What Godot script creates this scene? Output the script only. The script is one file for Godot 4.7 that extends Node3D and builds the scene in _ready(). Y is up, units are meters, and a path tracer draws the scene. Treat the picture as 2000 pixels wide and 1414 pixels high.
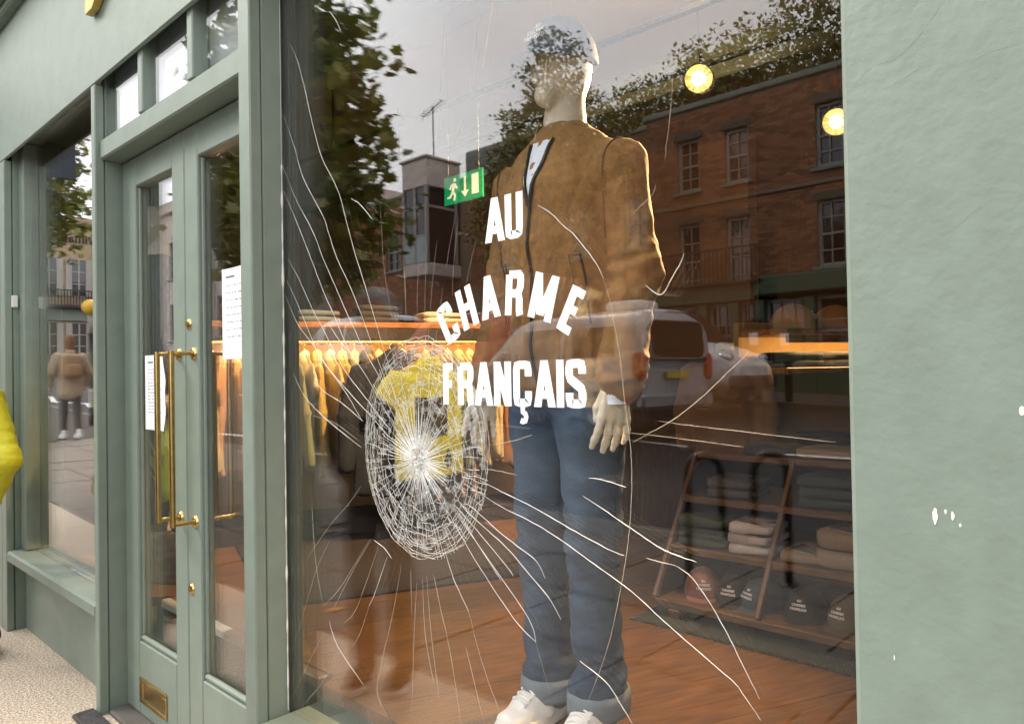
extends Node3D
# A sage green shopfront with a cracked display window; the street opposite is built in full, because the glass mirrors it.

const GLASS_Z := -0.097
const FLOOR_Y := 0.41
const RAIL_TURN := 1.15
var rng := RandomNumberGenerator.new()
var mats := {}
var names := {}
var nz := FastNoiseLite.new()


# ---------------------------------------------------------------- mesh helpers
class MB:
	var st := SurfaceTool.new()
	var col := Color.WHITE
	var tinted := false
	func _init() -> void:
		st.begin(Mesh.PRIMITIVE_TRIANGLES)
		st.set_smooth_group(-1)
	func smooth(on: bool) -> void:
		st.set_smooth_group(0 if on else -1)
	func v(p: Vector3, uv := Vector2.ZERO) -> void:
		if tinted:
			st.set_color(col)
		st.set_uv(uv)
		st.add_vertex(p)
	func tri(a: Vector3, b: Vector3, c: Vector3) -> void:
		v(a); v(b); v(c)
	func quad(a: Vector3, b: Vector3, c: Vector3, d: Vector3) -> void:
		tri(a, b, c); tri(a, c, d)
	func poly(p: Array, out: Vector3) -> void:
		var n: Vector3 = (p[1] - p[0]).cross(p[2] - p[0])
		var flip := n.dot(out) > 0.0
		for i in range(1, p.size() - 1):
			if flip:
				tri(p[0], p[i + 1], p[i])
			else:
				tri(p[0], p[i], p[i + 1])
	func done() -> ArrayMesh:
		st.generate_normals()
		return st.commit()


func box(m: MB, lo: Vector3, hi: Vector3, bev := 0.0, b := Basis(), o := Vector3.ZERO) -> void:
	var c := (lo + hi) / 2.0
	var h := (hi - lo).abs() / 2.0
	bev = minf(bev, minf(h.x, minf(h.y, h.z)) * 0.9)
	var w := func(p: Vector3) -> Vector3: return o + b * (c + p)
	if bev <= 0.0:
		for ax in 3:
			for s in [-1.0, 1.0]:
				var n := Vector3.ZERO
				n[ax] = s
				var q := []
				for k in [[-1, -1], [1, -1], [1, 1], [-1, 1]]:
					var p := Vector3.ZERO
					p[ax] = s * h[ax]
					p[(ax + 1) % 3] = k[0] * h[(ax + 1) % 3]
					p[(ax + 2) % 3] = k[1] * h[(ax + 2) % 3]
					q.append(w.call(p))
				m.poly(q, b * n)
		return
	var i := h - Vector3.ONE * bev
	for ax in 3:
		var a1 := (ax + 1) % 3
		var a2 := (ax + 2) % 3
		for s in [-1.0, 1.0]:
			var n := Vector3.ZERO
			n[ax] = s
			var q := []
			for k in [[-1, -1], [1, -1], [1, 1], [-1, 1]]:
				var p := Vector3.ZERO
				p[ax] = s * h[ax]
				p[a1] = k[0] * i[a1]
				p[a2] = k[1] * i[a2]
				q.append(w.call(p))
			m.poly(q, b * n)
		for s1 in [-1.0, 1.0]:
			for s2 in [-1.0, 1.0]:
				var q := []
				for e in [[-1, 0], [1, 0], [1, 1], [-1, 1]]:
					var p := Vector3.ZERO
					p[ax] = e[0] * i[ax]
					p[a1] = s1 * (h[a1] if e[1] == 0 else i[a1])
					p[a2] = s2 * (i[a2] if e[1] == 0 else h[a2])
					q.append(w.call(p))
				var n := Vector3.ZERO
				n[a1] = s1
				n[a2] = s2
				m.poly(q, b * n)
	for sx in [-1.0, 1.0]:
		for sy in [-1.0, 1.0]:
			for sz in [-1.0, 1.0]:
				m.poly([w.call(Vector3(sx * h.x, sy * i.y, sz * i.z)), w.call(Vector3(sx * i.x, sy * h.y, sz * i.z)), w.call(Vector3(sx * i.x, sy * i.y, sz * h.z))], b * Vector3(sx, sy, sz))


func one_box(lo: Vector3, hi: Vector3, bev := 0.0) -> ArrayMesh:
	var m := MB.new()
	box(m, lo, hi, bev)
	return m.done()


func tube(m: MB, pts: Array, r: Variant, sides := 8, caps := true) -> void:
	var rings := []
	var last := Vector3.ZERO
	for k in pts.size():
		var p: Vector3 = pts[k]
		var t: Vector3 = (pts[mini(k + 1, pts.size() - 1)] - pts[maxi(k - 1, 0)]).normalized()
		var u := last - t * last.dot(t) if k else t.cross(Vector3.UP if absf(t.y) < 0.9 else Vector3.RIGHT)
		u = u.normalized()
		last = u
		var w := t.cross(u)
		var rr: float = r[k] if r is Array else r
		var ring := []
		for s in sides:
			var an := TAU * s / sides
			ring.append(p + (u * cos(an) + w * sin(an)) * rr)
		rings.append(ring)
	loft(m, rings, caps)


func loft(m: MB, rings: Array, caps := true, is_smooth := true) -> void:
	var n: int = rings[0].size()
	m.smooth(is_smooth)
	var c0 := mid(rings[0])
	var c1 := mid(rings[-1])
	for k in rings.size() - 1:
		var ca := mid(rings[k])
		var cb := mid(rings[k + 1])
		for s in n:
			var e := (s + 1) % n
			var q := [rings[k][s], rings[k][e], rings[k + 1][e], rings[k + 1][s]]
			var out: Vector3 = mid(q) - (ca + cb) / 2.0
			var nn: Vector3 = (q[2] - q[0]).cross(q[3] - q[1])
			if nn.dot(out) > 0.0:
				q.reverse()
			m.tri(q[0], q[1], q[2])
			m.tri(q[0], q[2], q[3])
	m.smooth(false)
	if caps:
		m.poly(rings[0], c0 - c1)
		m.poly(rings[-1], c1 - c0)


func mid(p: Array) -> Vector3:
	var c := Vector3.ZERO
	for x in p:
		c += x
	return c / p.size()


func lathe(m: MB, prof: Array, seg := 24, o := Vector3.ZERO, b := Basis(), caps := true) -> void:
	var rings := []
	for q in prof:
		var ring := []
		for s in seg:
			var an := TAU * s / seg
			ring.append(o + b * Vector3(q[0] * cos(an), q[1], q[0] * sin(an)))
		rings.append(ring)
	loft(m, rings, caps)


func extrude(m: MB, pts: PackedVector2Array, depth: float, b := Basis(), o := Vector3.ZERO) -> void:
	# the polygon stands in x and y and is drawn out along +z
	var idx := Geometry2D.triangulate_polygon(pts)
	for s in [0.0, 1.0]:
		for k in range(0, idx.size(), 3):
			var q := []
			for j in 3:
				var p := pts[idx[k + j]]
				q.append(o + b * Vector3(p.x, p.y, s * depth))
			m.poly(q, b * Vector3(0, 0, s * 2.0 - 1.0))
	var cw := Geometry2D.is_polygon_clockwise(pts)
	for k in pts.size():
		var a := pts[k]
		var c := pts[(k + 1) % pts.size()]
		var nrm := Vector3(c.y - a.y, a.x - c.x, 0) * (-1.0 if cw else 1.0)
		m.poly([o + b * Vector3(a.x, a.y, 0), o + b * Vector3(c.x, c.y, 0), o + b * Vector3(c.x, c.y, depth), o + b * Vector3(a.x, a.y, depth)], b * nrm)


func pillow(m: MB, c: Vector3, h: Vector3, e := 0.35, rings := 9, seg := 24, wob := 0.0, b := Basis()) -> void:
	# a soft block: a sphere pulled towards a box
	var rr := []
	for k in rings + 1:
		var la := lerpf(-PI / 2 + 0.03, PI / 2 - 0.03, float(k) / rings)
		var ring := []
		for s in seg:
			var lo := TAU * s / seg
			var d := Vector3(cos(la) * cos(lo), sin(la), cos(la) * sin(lo))
			var cl := cos(la)
			var p := Vector3(signf(cos(lo)) * pow(absf(cos(lo)), e) * pow(cl, e), signf(d.y) * pow(absf(d.y), e), signf(sin(lo)) * pow(absf(sin(lo)), e) * pow(cl, e)) * h
			if wob > 0.0:
				p += d * nz.get_noise_3d(c.x * 900 + p.x * 350.0, c.y * 900 + p.y * 700.0, c.z * 900 + p.z * 350.0) * wob
			ring.append(c + b * p)
		rr.append(ring)
	loft(m, rr, true)


# ---------------------------------------------------------------- signed distance bodies
class Prim:
	var a: Vector3
	var ab: Vector3
	var inv := 0.0
	var rx0: float
	var rz0: float
	var rx1: float
	var rz1: float
	var ax := Vector3.UP
	var u := Vector3.RIGHT
	var w := Vector3.BACK
	var cut := false
	func _init(p: Vector3, q: Vector3, x0: float, z0: float, x1: float, z1: float, side := Vector3.RIGHT) -> void:
		a = p
		ab = q - p
		if ab.length() > 1e-6:
			inv = 1.0 / ab.length_squared()
			ax = ab.normalized()
		if absf(ax.dot(side)) > 0.95:
			side = Vector3.BACK
		u = (side - ax * side.dot(ax)).normalized()
		w = ax.cross(u)
		rx0 = x0; rz0 = z0; rx1 = x1; rz1 = z1
	func dist(p: Vector3) -> float:
		var r := p - a
		var t := clampf(r.dot(ab) * inv, 0.0, 1.0)
		r -= ab * t
		var rx := rx0 + (rx1 - rx0) * t
		var rz := rz0 + (rz1 - rz0) * t
		var m := minf(rx, rz)
		var x := r.dot(u) / rx
		var z := r.dot(w) / rz
		var y := r.dot(ax) / m
		return (sqrt(x * x + y * y + z * z) - 1.0) * m


func cap(p: Vector3, q: Vector3, r0: float, r1: float) -> Prim:
	return Prim.new(p, q, r0, r0, r1, r1)


func field(p: Vector3, prims: Array, k: float) -> float:
	var d := 1e9
	for q: Prim in prims:
		var e := q.dist(p)
		if q.cut:
			var h0 := maxf(k * 0.5 - absf(d + e), 0.0)
			d = maxf(d, -e) + h0 * h0 / (2.0 * k)
			continue
		var h := k - absf(d - e)
		d = minf(d, e)
		if h > 0.0:
			d -= h * h / (4.0 * k)
	return d


func march(prims: Array, k: float, from: Vector3, dir: Vector3) -> Vector3:
	# from outside inwards: the first point of the skin
	var p := from
	for i in 60:
		var d := field(p, prims, k)
		if d < 0.0006:
			break
		p += dir * maxf(d * 0.8, 0.0005)
	return p


func body(prims: Array, k: float, cell: float, shift = null, tint = null) -> ArrayMesh:
	var lo := Vector3.ONE * 1e9
	var hi := -lo
	for q: Prim in prims:
		if q.cut:
			continue
		var r := maxf(maxf(q.rx0, q.rz0), maxf(q.rx1, q.rz1)) + k * 0.3 + cell * 2.0
		for e: Vector3 in [q.a, q.a + q.ab]:
			lo = lo.min(e - Vector3.ONE * r)
			hi = hi.max(e + Vector3.ONE * r)
	var nb := Vector3i(((hi - lo) / (cell * 4.0)).ceil()) + Vector3i.ONE
	var nx := nb.x * 4 + 1
	var ny := nb.y * 4 + 1
	var nzz := nb.z * 4 + 1
	var sy := nx
	var sz := nx * ny
	var val := PackedFloat32Array()
	val.resize(nx * ny * nzz)
	val.fill(1e6)
	var blocks := []
	var reach := cell * 4.6 + k * 0.4
	for bz in nb.z:
		for by in nb.y:
			for bx in nb.x:
				var c := lo + Vector3(bx * 4 + 2, by * 4 + 2, bz * 4 + 2) * cell
				var near := []
				var dmin := 1e9
				var ds := []
				for q: Prim in prims:
					var e := q.dist(c)
					ds.append(e)
					if not q.cut:
						dmin = minf(dmin, e)
				if dmin > reach or dmin < -reach * 2.2:
					continue
				for n in prims.size():
					if ds[n] < maxf(dmin, 0.0) + cell * 8.0 + k:
						near.append(prims[n])
				blocks.append(Vector3i(bx, by, bz) * 4)
				for z in 5:
					for y in 5:
						var at := (bz * 4 + z) * sz + (by * 4 + y) * sy + bx * 4
						for x in 5:
							if val[at + x] > 9e5:
								val[at + x] = field(lo + Vector3(bx * 4 + x, by * 4 + y, bz * 4 + z) * cell, near, k)
	var vid := PackedInt32Array()
	vid.resize(val.size())
	vid.fill(-1)
	var vs := PackedVector3Array()
	var corner := PackedInt32Array([0, 1, sy, sy + 1, sz, sz + 1, sz + sy, sz + sy + 1])
	var off: Array[Vector3] = [Vector3(0, 0, 0), Vector3(1, 0, 0), Vector3(0, 1, 0), Vector3(1, 1, 0), Vector3(0, 0, 1), Vector3(1, 0, 1), Vector3(0, 1, 1), Vector3(1, 1, 1)]
	var edges := PackedInt32Array([0, 1, 2, 3, 4, 5, 6, 7, 0, 2, 1, 3, 4, 6, 5, 7, 0, 4, 1, 5, 2, 6, 3, 7])
	for bl: Vector3i in blocks:
		for z in 4:
			for y in 4:
				for x in 4:
					var at := (bl.z + z) * sz + (bl.y + y) * sy + bl.x + x
					var inside := 0
					for c in 8:
						if val[at + corner[c]] < 0.0:
							inside += 1
					if inside == 0 or inside == 8:
						continue
					var s := Vector3.ZERO
					var n := 0
					for e in 12:
						var i0 := edges[e * 2]
						var i1 := edges[e * 2 + 1]
						var v0 := val[at + corner[i0]]
						var v1 := val[at + corner[i1]]
						if (v0 < 0.0) != (v1 < 0.0):
							s += off[i0].lerp(off[i1], v0 / (v0 - v1))
							n += 1
					vid[at] = vs.size()
					vs.append(lo + (Vector3(bl.x + x, bl.y + y, bl.z + z) + s / n) * cell)
	var ids := PackedInt32Array()
	for bl: Vector3i in blocks:
		for z in 4:
			for y in 4:
				for x in 4:
					var gx := bl.x + x
					var gy := bl.y + y
					var gz := bl.z + z
					if gx == 0 or gy == 0 or gz == 0:
						continue
					var at := gz * sz + gy * sy + gx
					var v0 := val[at]
					for ax in 3:
						var st1: int = [1, sy, sz][ax]
						var v1 := val[at + st1]
						if v1 > 9e5 or v0 > 9e5 or (v0 < 0.0) == (v1 < 0.0):
							continue
						var p1: int = [sy, sz, 1][ax]
						var p2: int = [sz, 1, sy][ax]
						var a := vid[at - p1 - p2]
						var b := vid[at - p2]
						var c := vid[at]
						var d := vid[at - p1]
						if a < 0 or b < 0 or c < 0 or d < 0:
							continue
						if v0 < 0.0:
							ids.append_array(PackedInt32Array([a, c, b, a, d, c]))
						else:
							ids.append_array(PackedInt32Array([a, b, c, a, c, d]))
	var ns := normals_of(vs, ids)
	if shift != null:
		for i in vs.size():
			vs[i] += ns[i] * float(shift.call(vs[i], ns[i]))
		ns = normals_of(vs, ids)
	var arr := []
	arr.resize(Mesh.ARRAY_MAX)
	arr[Mesh.ARRAY_VERTEX] = vs
	arr[Mesh.ARRAY_NORMAL] = ns
	arr[Mesh.ARRAY_INDEX] = ids
	if tint != null:
		var cs := PackedColorArray()
		for i in vs.size():
			cs.append(tint.call(vs[i], ns[i]))
		arr[Mesh.ARRAY_COLOR] = cs
	var am := ArrayMesh.new()
	if ids.size():
		am.add_surface_from_arrays(Mesh.PRIMITIVE_TRIANGLES, arr)
	return am


func normals_of(vs: PackedVector3Array, ids: PackedInt32Array) -> PackedVector3Array:
	var ns := PackedVector3Array()
	ns.resize(vs.size())
	for k in range(0, ids.size(), 3):
		var a := vs[ids[k]]
		var n := (vs[ids[k + 2]] - a).cross(vs[ids[k + 1]] - a)
		ns[ids[k]] += n
		ns[ids[k + 1]] += n
		ns[ids[k + 2]] += n
	for i in ns.size():
		ns[i] = ns[i].normalized()
	return ns


# ---------------------------------------------------------------- naming, materials
func numbered(called: String) -> String:
	var n: int = names.get(called, 0)
	names[called] = n + 1
	return called if n == 0 else "%s_%03d" % [called, n]


func tag(o: Node3D, label: String, category: String, group := "") -> Node3D:
	o.set_meta("label", label)
	if category:
		o.set_meta("category", category)
	if group:
		o.set_meta("group", group)
	return o


func thing(called: String, label: String, category: String, at := Vector3.ZERO, turn := 0.0, group := "") -> Node3D:
	var o := Node3D.new()
	o.name = numbered(called)
	add_child(o, true)
	o.position = at
	o.rotation.y = turn
	tag(o, label, category, group)
	return o


func solid(called: String, mesh: Mesh, m: Material, label: String, category: String, at := Vector3.ZERO, turn := 0.0, group := "") -> MeshInstance3D:
	var o := MeshInstance3D.new()
	o.name = numbered(called)
	o.mesh = mesh
	o.material_override = m
	add_child(o, true)
	o.position = at
	o.rotation.y = turn
	tag(o, label, category, group)
	return o


func part(called: String, mesh: Mesh, m: Material, up: Node3D, at := Vector3.ZERO, label := "") -> MeshInstance3D:
	var o := MeshInstance3D.new()
	o.name = called
	o.mesh = mesh
	o.material_override = m
	up.add_child(o, true)
	o.position = at
	if label:
		o.set_meta("label", label)
	return o


func struct(called: String, mesh: Mesh, m: Material, label: String) -> MeshInstance3D:
	var o := solid(called, mesh, m, label, called.replace("_", " "))
	o.set_meta("kind", "structure")
	return o


func stuff(o: Node3D) -> Node3D:
	o.set_meta("kind", "stuff")
	return o


func copy_of(o: Node3D, called: String, label: String, at: Vector3, turn: float, group := "") -> Node3D:
	var c: Node3D = o.duplicate()
	c.name = numbered(called)
	add_child(c, true)
	c.position = at
	c.rotation = Vector3(0, turn, 0)
	c.set_meta("label", label)
	if group:
		c.set_meta("group", group)
	return c


func lin(r: float, g: float, b: float) -> Color:
	return Color(r, g, b).linear_to_srgb()


func noise_tex(sd: int, freq: float, dark: Color, light: Color, oct := 4, size := 512, kind := FastNoiseLite.TYPE_SIMPLEX_SMOOTH) -> NoiseTexture2D:
	var n := FastNoiseLite.new()
	n.noise_type = kind
	n.seed = sd
	n.frequency = freq
	n.fractal_octaves = oct
	var t := NoiseTexture2D.new()
	t.width = size
	t.height = size
	t.seamless = true
	t.noise = n
	var g := Gradient.new()
	g.set_color(0, dark)
	g.set_color(1, light)
	t.color_ramp = g
	return t


func mat(called: String, c: Color, rough := 0.6, o := {}) -> StandardMaterial3D:
	if mats.has(called):
		return mats[called]
	var m := StandardMaterial3D.new()
	m.resource_name = called
	m.albedo_color = c
	m.roughness = rough
	m.metallic = o.get("metal", 0.0)
	m.metallic_specular = o.get("spec", 0.5)
	if o.has("tex") or o.has("bump"):
		m.uv1_triplanar = true
		m.uv1_world_triplanar = o.get("world", false)
		m.uv1_scale = o.get("scale", Vector3.ONE)
	if o.has("tex"):
		m.albedo_texture = o.tex
	if o.has("bump"):
		m.heightmap_enabled = true
		m.heightmap_texture = o.bump
		m.heightmap_scale = o.get("relief", 0.1)
	if o.has("alpha"):
		m.transparency = BaseMaterial3D.TRANSPARENCY_ALPHA
		m.albedo_color.a = o.alpha
	if o.has("glow"):
		m.emission_enabled = true
		m.emission = c
		m.emission_energy_multiplier = o.glow
	if o.has("back"):
		m.backlight_enabled = true
		m.backlight = o.back
	if o.has("rim"):
		m.rim_enabled = true
		m.rim = o.rim
		m.rim_tint = 0.5
	if o.get("vc", false):
		m.vertex_color_use_as_albedo = true
	m.cull_mode = BaseMaterial3D.CULL_DISABLED if o.get("both", false) else BaseMaterial3D.CULL_BACK
	mats[called] = m
	return m


func rise(x: float) -> float:   # the street climbs to the left
	return 0.045 * clampf(-x - 5.0, 0.0, 70.0)


func road_y(x: float, z: float) -> float:
	return rise(x) - 0.1 + 0.085 * (clampf(z, 4.2, 12.0) - 4.2)


func far_y(x: float) -> float:
	return rise(x) + 0.67


# ---------------------------------------------------------------- the scene
func _ready() -> void:
	rng.seed = 41
	nz.seed = 7
	nz.frequency = 0.01
	nz.fractal_octaves = 2
	var cam := Camera3D.new()
	cam.name = "camera"
	cam.position = Vector3(0, 1.34, 1.0)
	cam.rotation = Vector3(deg_to_rad(0.8), deg_to_rad(43.5), deg_to_rad(-0.97))
	cam.fov = 52.2
	cam.near = 0.05
	cam.far = 600.0
	add_child(cam)
	cam.current = true
	var env := Environment.new()
	env.background_mode = Environment.BG_SKY
	env.sky = Sky.new()
	env.sky.sky_material = overcast()
	env.background_energy_multiplier = 1.15
	env.tonemap_mode = Environment.TONE_MAPPER_LINEAR
	env.tonemap_exposure = 2.45
	env.sdfgi_enabled = true
	env.ssao_enabled = true
	env.ssil_enabled = true
	var we := WorldEnvironment.new()
	we.name = "surroundings"
	we.environment = env
	add_child(we)
	var sun := DirectionalLight3D.new()
	sun.name = "sun"
	sun.light_color = Color(1.0, 0.97, 0.92)
	sun.light_energy = 0.5
	sun.light_angular_distance = 20.0
	sun.shadow_enabled = true
	add_child(sun)
	sun.look_at_from_position(Vector3.ZERO, Vector3(0.75, -0.85, -0.65))
	build_materials()
	build_ground()
	build_shopfront()
	build_interior()
	build_far_side()
	build_trees()
	build_mannequins()
	build_rail()
	build_shelving()
	build_interior_things()
	build_street_things()
	build_people()


func overcast() -> PanoramaSkyMaterial:
	var w := 512
	var h := 256
	var im := Image.create_empty(w, h, false, Image.FORMAT_RGBF)
	var n := FastNoiseLite.new()
	n.seed = 3
	n.frequency = 1.4
	n.fractal_octaves = 5
	for y in h:
		var up := (0.5 - (y + 0.5) / h) * PI
		for x in w:
			var an := TAU * (x + 0.5) / w
			var d := Vector3(cos(an) * cos(up), sin(up), sin(an) * cos(up))
			var q := d / (absf(d.y) + 0.35)
			var c := n.get_noise_3d(q.x * 1.3, q.y, q.z * 1.3)
			var k := 0.97 + 0.26 * c
			im.set_pixel(x, y, Color(k * 0.99, k * 0.985, k * (1.0 - 0.05 * c)))
	var m := PanoramaSkyMaterial.new()
	m.panorama = ImageTexture.create_from_image(im)
	return m


func build_materials() -> void:
	var W := Color.WHITE
	var g := func(x: float) -> Color: return Color(x, x, x)
	var mottle := noise_tex(11, 0.012, g.call(0.86), W, 5)
	var soft := noise_tex(12, 0.006, g.call(0.93), W, 4)
	var worn := noise_tex(16, 0.006, g.call(0.93), W, 6)
	var brush := noise_tex(18, 0.012, g.call(0.93), W, 6)
	var stipple := noise_tex(17, 0.035, Color.BLACK, W, 7)
	var orange_peel := noise_tex(13, 0.05, Color.BLACK, W, 4)
	var trowel := noise_tex(14, 0.008, Color.BLACK, W, 6)
	var fine := noise_tex(15, 0.16, Color.BLACK, W, 3)
	mat("paint", lin(0.220, 0.276, 0.236), 0.42, {"tex": brush, "bump": orange_peel, "relief": 0.035, "scale": Vector3.ONE * 1.1, "world": true})
	mat("paint_dark", lin(0.20, 0.26, 0.215), 0.45, {"tex": mottle, "bump": orange_peel, "relief": 0.03, "scale": Vector3.ONE * 1.3, "world": true})
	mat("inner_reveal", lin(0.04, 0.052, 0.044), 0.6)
	mat("inner_paint", lin(0.10, 0.145, 0.12), 0.6, {"tex": soft, "scale": Vector3.ONE * 0.6, "world": true})
	mat("render", lin(0.205, 0.262, 0.226), 0.5, {"tex": worn, "bump": stipple, "relief": 0.055, "scale": Vector3.ONE * 2.2, "world": true})
	mat("bare_plaster", lin(0.78, 0.74, 0.68), 0.9)
	mat("blind", lin(0.42, 0.47, 0.49), 0.8)
	mat("sealant", lin(0.82, 0.81, 0.78), 0.55)
	mat("glass", Color(0, 0, 0), 0.0, {"alpha": 0.006})
	mat("house_glass", lin(0.02, 0.022, 0.025), 0.05, {"spec": 0.8})
	mat("shard", lin(0.8, 0.85, 0.84), 0.06, {"alpha": 0.16})
	mat("crack", lin(0.68, 0.69, 0.68), 0.3)
	mat("faint_crack", lin(0.75, 0.70, 0.62), 0.5, {"alpha": 0.42})
	mat("white_film", lin(0.86, 0.87, 0.88), 0.5)
	mat("brass", lin(0.62, 0.43, 0.16), 0.26, {"metal": 1.0, "tex": mottle, "scale": Vector3.ONE * 4.0})
	mat("gold", lin(0.68, 0.48, 0.13), 0.38, {"metal": 0.55, "tex": mottle, "scale": Vector3.ONE * 3.0})
	mat("white_plastic", lin(0.7, 0.7, 0.68), 0.4)
	mat("paper", lin(0.78, 0.80, 0.82), 0.8)
	mat("aggregate", W, 0.9, {"tex": noise_tex(21, 0.085, lin(0.26, 0.19, 0.13), lin(1.0, 0.88, 0.74), 4), "bump": fine, "relief": 0.5, "scale": Vector3.ONE * 1.6, "world": true})
	mat("flagstone", lin(0.14, 0.122, 0.10), 0.75, {"tex": noise_tex(22, 0.02, g.call(0.68), W, 6), "bump": trowel, "relief": 0.6, "scale": Vector3.ONE * 0.9, "world": true})
	mat("pale_flagstone", lin(0.19, 0.165, 0.135), 0.75, {"tex": mottle, "bump": trowel, "relief": 0.6, "scale": Vector3.ONE * 0.9, "world": true})
	mat("joint", lin(0.05, 0.045, 0.04), 0.95)
	mat("asphalt", lin(0.036, 0.035, 0.035), 0.85, {"tex": noise_tex(23, 0.08, g.call(0.7), W, 4), "scale": Vector3.ONE * 0.8, "world": true})
	mat("road_paint", lin(0.72, 0.72, 0.68), 0.7)
	mat("kerb_stone", lin(0.14, 0.13, 0.115), 0.8, {"tex": mottle, "scale": Vector3.ONE, "world": true})
	mat("earth", lin(0.10, 0.09, 0.07), 0.95)
	# indoors
	var grain := noise_tex(24, 0.02, g.call(0.62), W, 5)
	mat("floor_wood", W, 0.36, {"tex": grain, "bump": grain, "relief": 0.05, "scale": Vector3(0.45, 1.0, 5.0), "vc": true})
	mat("shelf_wood", lin(0.20, 0.11, 0.055), 0.45, {"tex": grain, "scale": Vector3(0.6, 4.0, 4.0)})
	mat("orange_wood", lin(0.46, 0.20, 0.08), 0.4, {"tex": grain, "scale": Vector3(0.6, 4.0, 4.0)})
	mat("counter_wood", lin(0.07, 0.032, 0.022), 0.5, {"tex": grain, "scale": Vector3(4.0, 0.6, 4.0)})
	mat("dark_wood", lin(0.03, 0.018, 0.012), 0.5, {"tex": grain, "scale": Vector3(0.6, 4.0, 4.0)})
	mat("mustard_panel", lin(0.42, 0.25, 0.085), 0.6, {"tex": soft, "scale": Vector3.ONE})
	mat("shop_wall", lin(0.16, 0.085, 0.042), 0.8, {"tex": soft, "scale": Vector3.ONE * 0.5, "world": true})
	mat("shop_ceiling", lin(0.42, 0.37, 0.33), 0.8)
	mat("shop_beam", lin(0.17, 0.21, 0.18), 0.8)
	mat("rug", lin(0.045, 0.06, 0.05), 0.95, {"tex": noise_tex(25, 0.1, g.call(0.55), W, 3), "bump": fine, "relief": 1.2, "scale": Vector3.ONE * 1.6, "rim": 0.4})
	mat("black_metal", lin(0.012, 0.012, 0.013), 0.4)
	mat("chrome", lin(0.6, 0.6, 0.6), 0.2, {"metal": 1.0})
	mat("lamp_glow", Color(1.0, 0.86, 0.42), 0.5, {"glow": 0.42})
	mat("bulb_glow", Color(1.0, 0.95, 0.8), 0.5, {"glow": 5.0})
	mat("strip_glow", Color(1.0, 0.78, 0.45), 0.5, {"glow": 0.35})
	mat("exit_green", lin(0.0, 0.19, 0.075), 0.4, {"glow": 0.35})
	mat("exit_white", lin(0.55, 0.62, 0.52), 0.5, {"glow": 0.3})
	# the mannequin
	var nap := noise_tex(26, 0.020, g.call(0.70), W, 6)
	mat("suede", lin(0.28, 0.150, 0.048), 0.85, {"tex": nap, "bump": fine, "relief": 0.05, "scale": Vector3.ONE * 2.4})
	var twill := noise_tex(27, 0.12, g.call(0.7), W, 3)
	mat("denim", W, 0.85, {"tex": twill, "bump": fine, "relief": 0.05, "scale": Vector3(5.0, 2.0, 5.0), "vc": true})
	mat("cuff_denim", lin(0.20, 0.25, 0.30), 0.85, {"tex": twill, "scale": Vector3.ONE * 4.0})
	mat("navy_cloth", lin(0.016, 0.022, 0.04), 0.85, {"tex": nap, "scale": Vector3.ONE * 2.0})
	mat("dark_denim", lin(0.02, 0.027, 0.045), 0.85, {"tex": twill, "scale": Vector3.ONE * 4.0})
	mat("mannequin_white", lin(0.56, 0.54, 0.47), 0.42)
	mat("cap_blue", lin(0.15, 0.20, 0.30), 0.8, {"tex": twill, "scale": Vector3.ONE * 4.0})
	mat("shirt_stripe", lin(0.55, 0.64, 0.78), 0.8)
	mat("rib_knit", lin(0.085, 0.05, 0.025), 0.9, {"bump": fine, "relief": 0.1, "scale": Vector3(6, 1, 6)})
	mat("zip", lin(0.02, 0.02, 0.022), 0.3, {"metal": 0.6})
	mat("seam", lin(0.10, 0.052, 0.022), 0.9)
	mat("trainer_white", lin(0.76, 0.76, 0.75), 0.5)
	mat("sole_white", lin(0.66, 0.66, 0.63), 0.6)
	# street
	mat("brick", W, 0.85, {"vc": true, "tex": mottle, "scale": Vector3.ONE * 2.0})
	mat("mortar", lin(0.27, 0.19, 0.13), 0.9)
	mat("stucco", lin(0.66, 0.57, 0.52), 0.8, {"tex": mottle, "scale": Vector3.ONE * 0.3, "world": true})
	mat("pub_wall", lin(0.42, 0.31, 0.19), 0.8, {"tex": mottle, "scale": Vector3.ONE * 0.3, "world": true})
	mat("window_white", lin(0.32, 0.30, 0.27), 0.5)
	mat("stone_trim", lin(0.20, 0.235, 0.20), 0.8)
	mat("shop_green", lin(0.075, 0.115, 0.06), 0.5)
	mat("lead", lin(0.20, 0.22, 0.20), 0.6, {"tex": mottle, "scale": Vector3.ONE, "world": true})
	mat("slate", lin(0.07, 0.07, 0.08), 0.7)
	mat("bark", lin(0.16, 0.13, 0.09), 0.9, {"tex": mottle, "bump": trowel, "relief": 1.5, "scale": Vector3.ONE * 2.0})
	mat("plane_leaf", lin(0.15, 0.17, 0.045), 0.55, {"vc": true, "back": lin(0.30, 0.34, 0.06), "both": true})
	mat("far_leaf", lin(0.17, 0.165, 0.055), 0.6, {"vc": true, "back": lin(0.22, 0.26, 0.05), "both": true})
	mat("tyre", lin(0.018, 0.018, 0.018), 0.8)
	mat("rim_metal", lin(0.4, 0.4, 0.41), 0.35, {"metal": 0.7})
	mat("car_glass", lin(0.014, 0.016, 0.018), 0.06, {"spec": 0.8})
	mat("red_lamp", lin(0.45, 0.02, 0.015), 0.15)
	mat("plate_yellow", lin(0.62, 0.45, 0.06), 0.5)
	mat("headlamp", lin(0.7, 0.72, 0.74), 0.1, {"metal": 0.4})
	mat("van_silver", lin(0.46, 0.45, 0.46), 0.3, {"metal": 0.2, "spec": 0.6})
	mat("van_white", lin(0.72, 0.73, 0.74), 0.3)
	mat("van_red", lin(0.40, 0.03, 0.02), 0.3)
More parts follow.
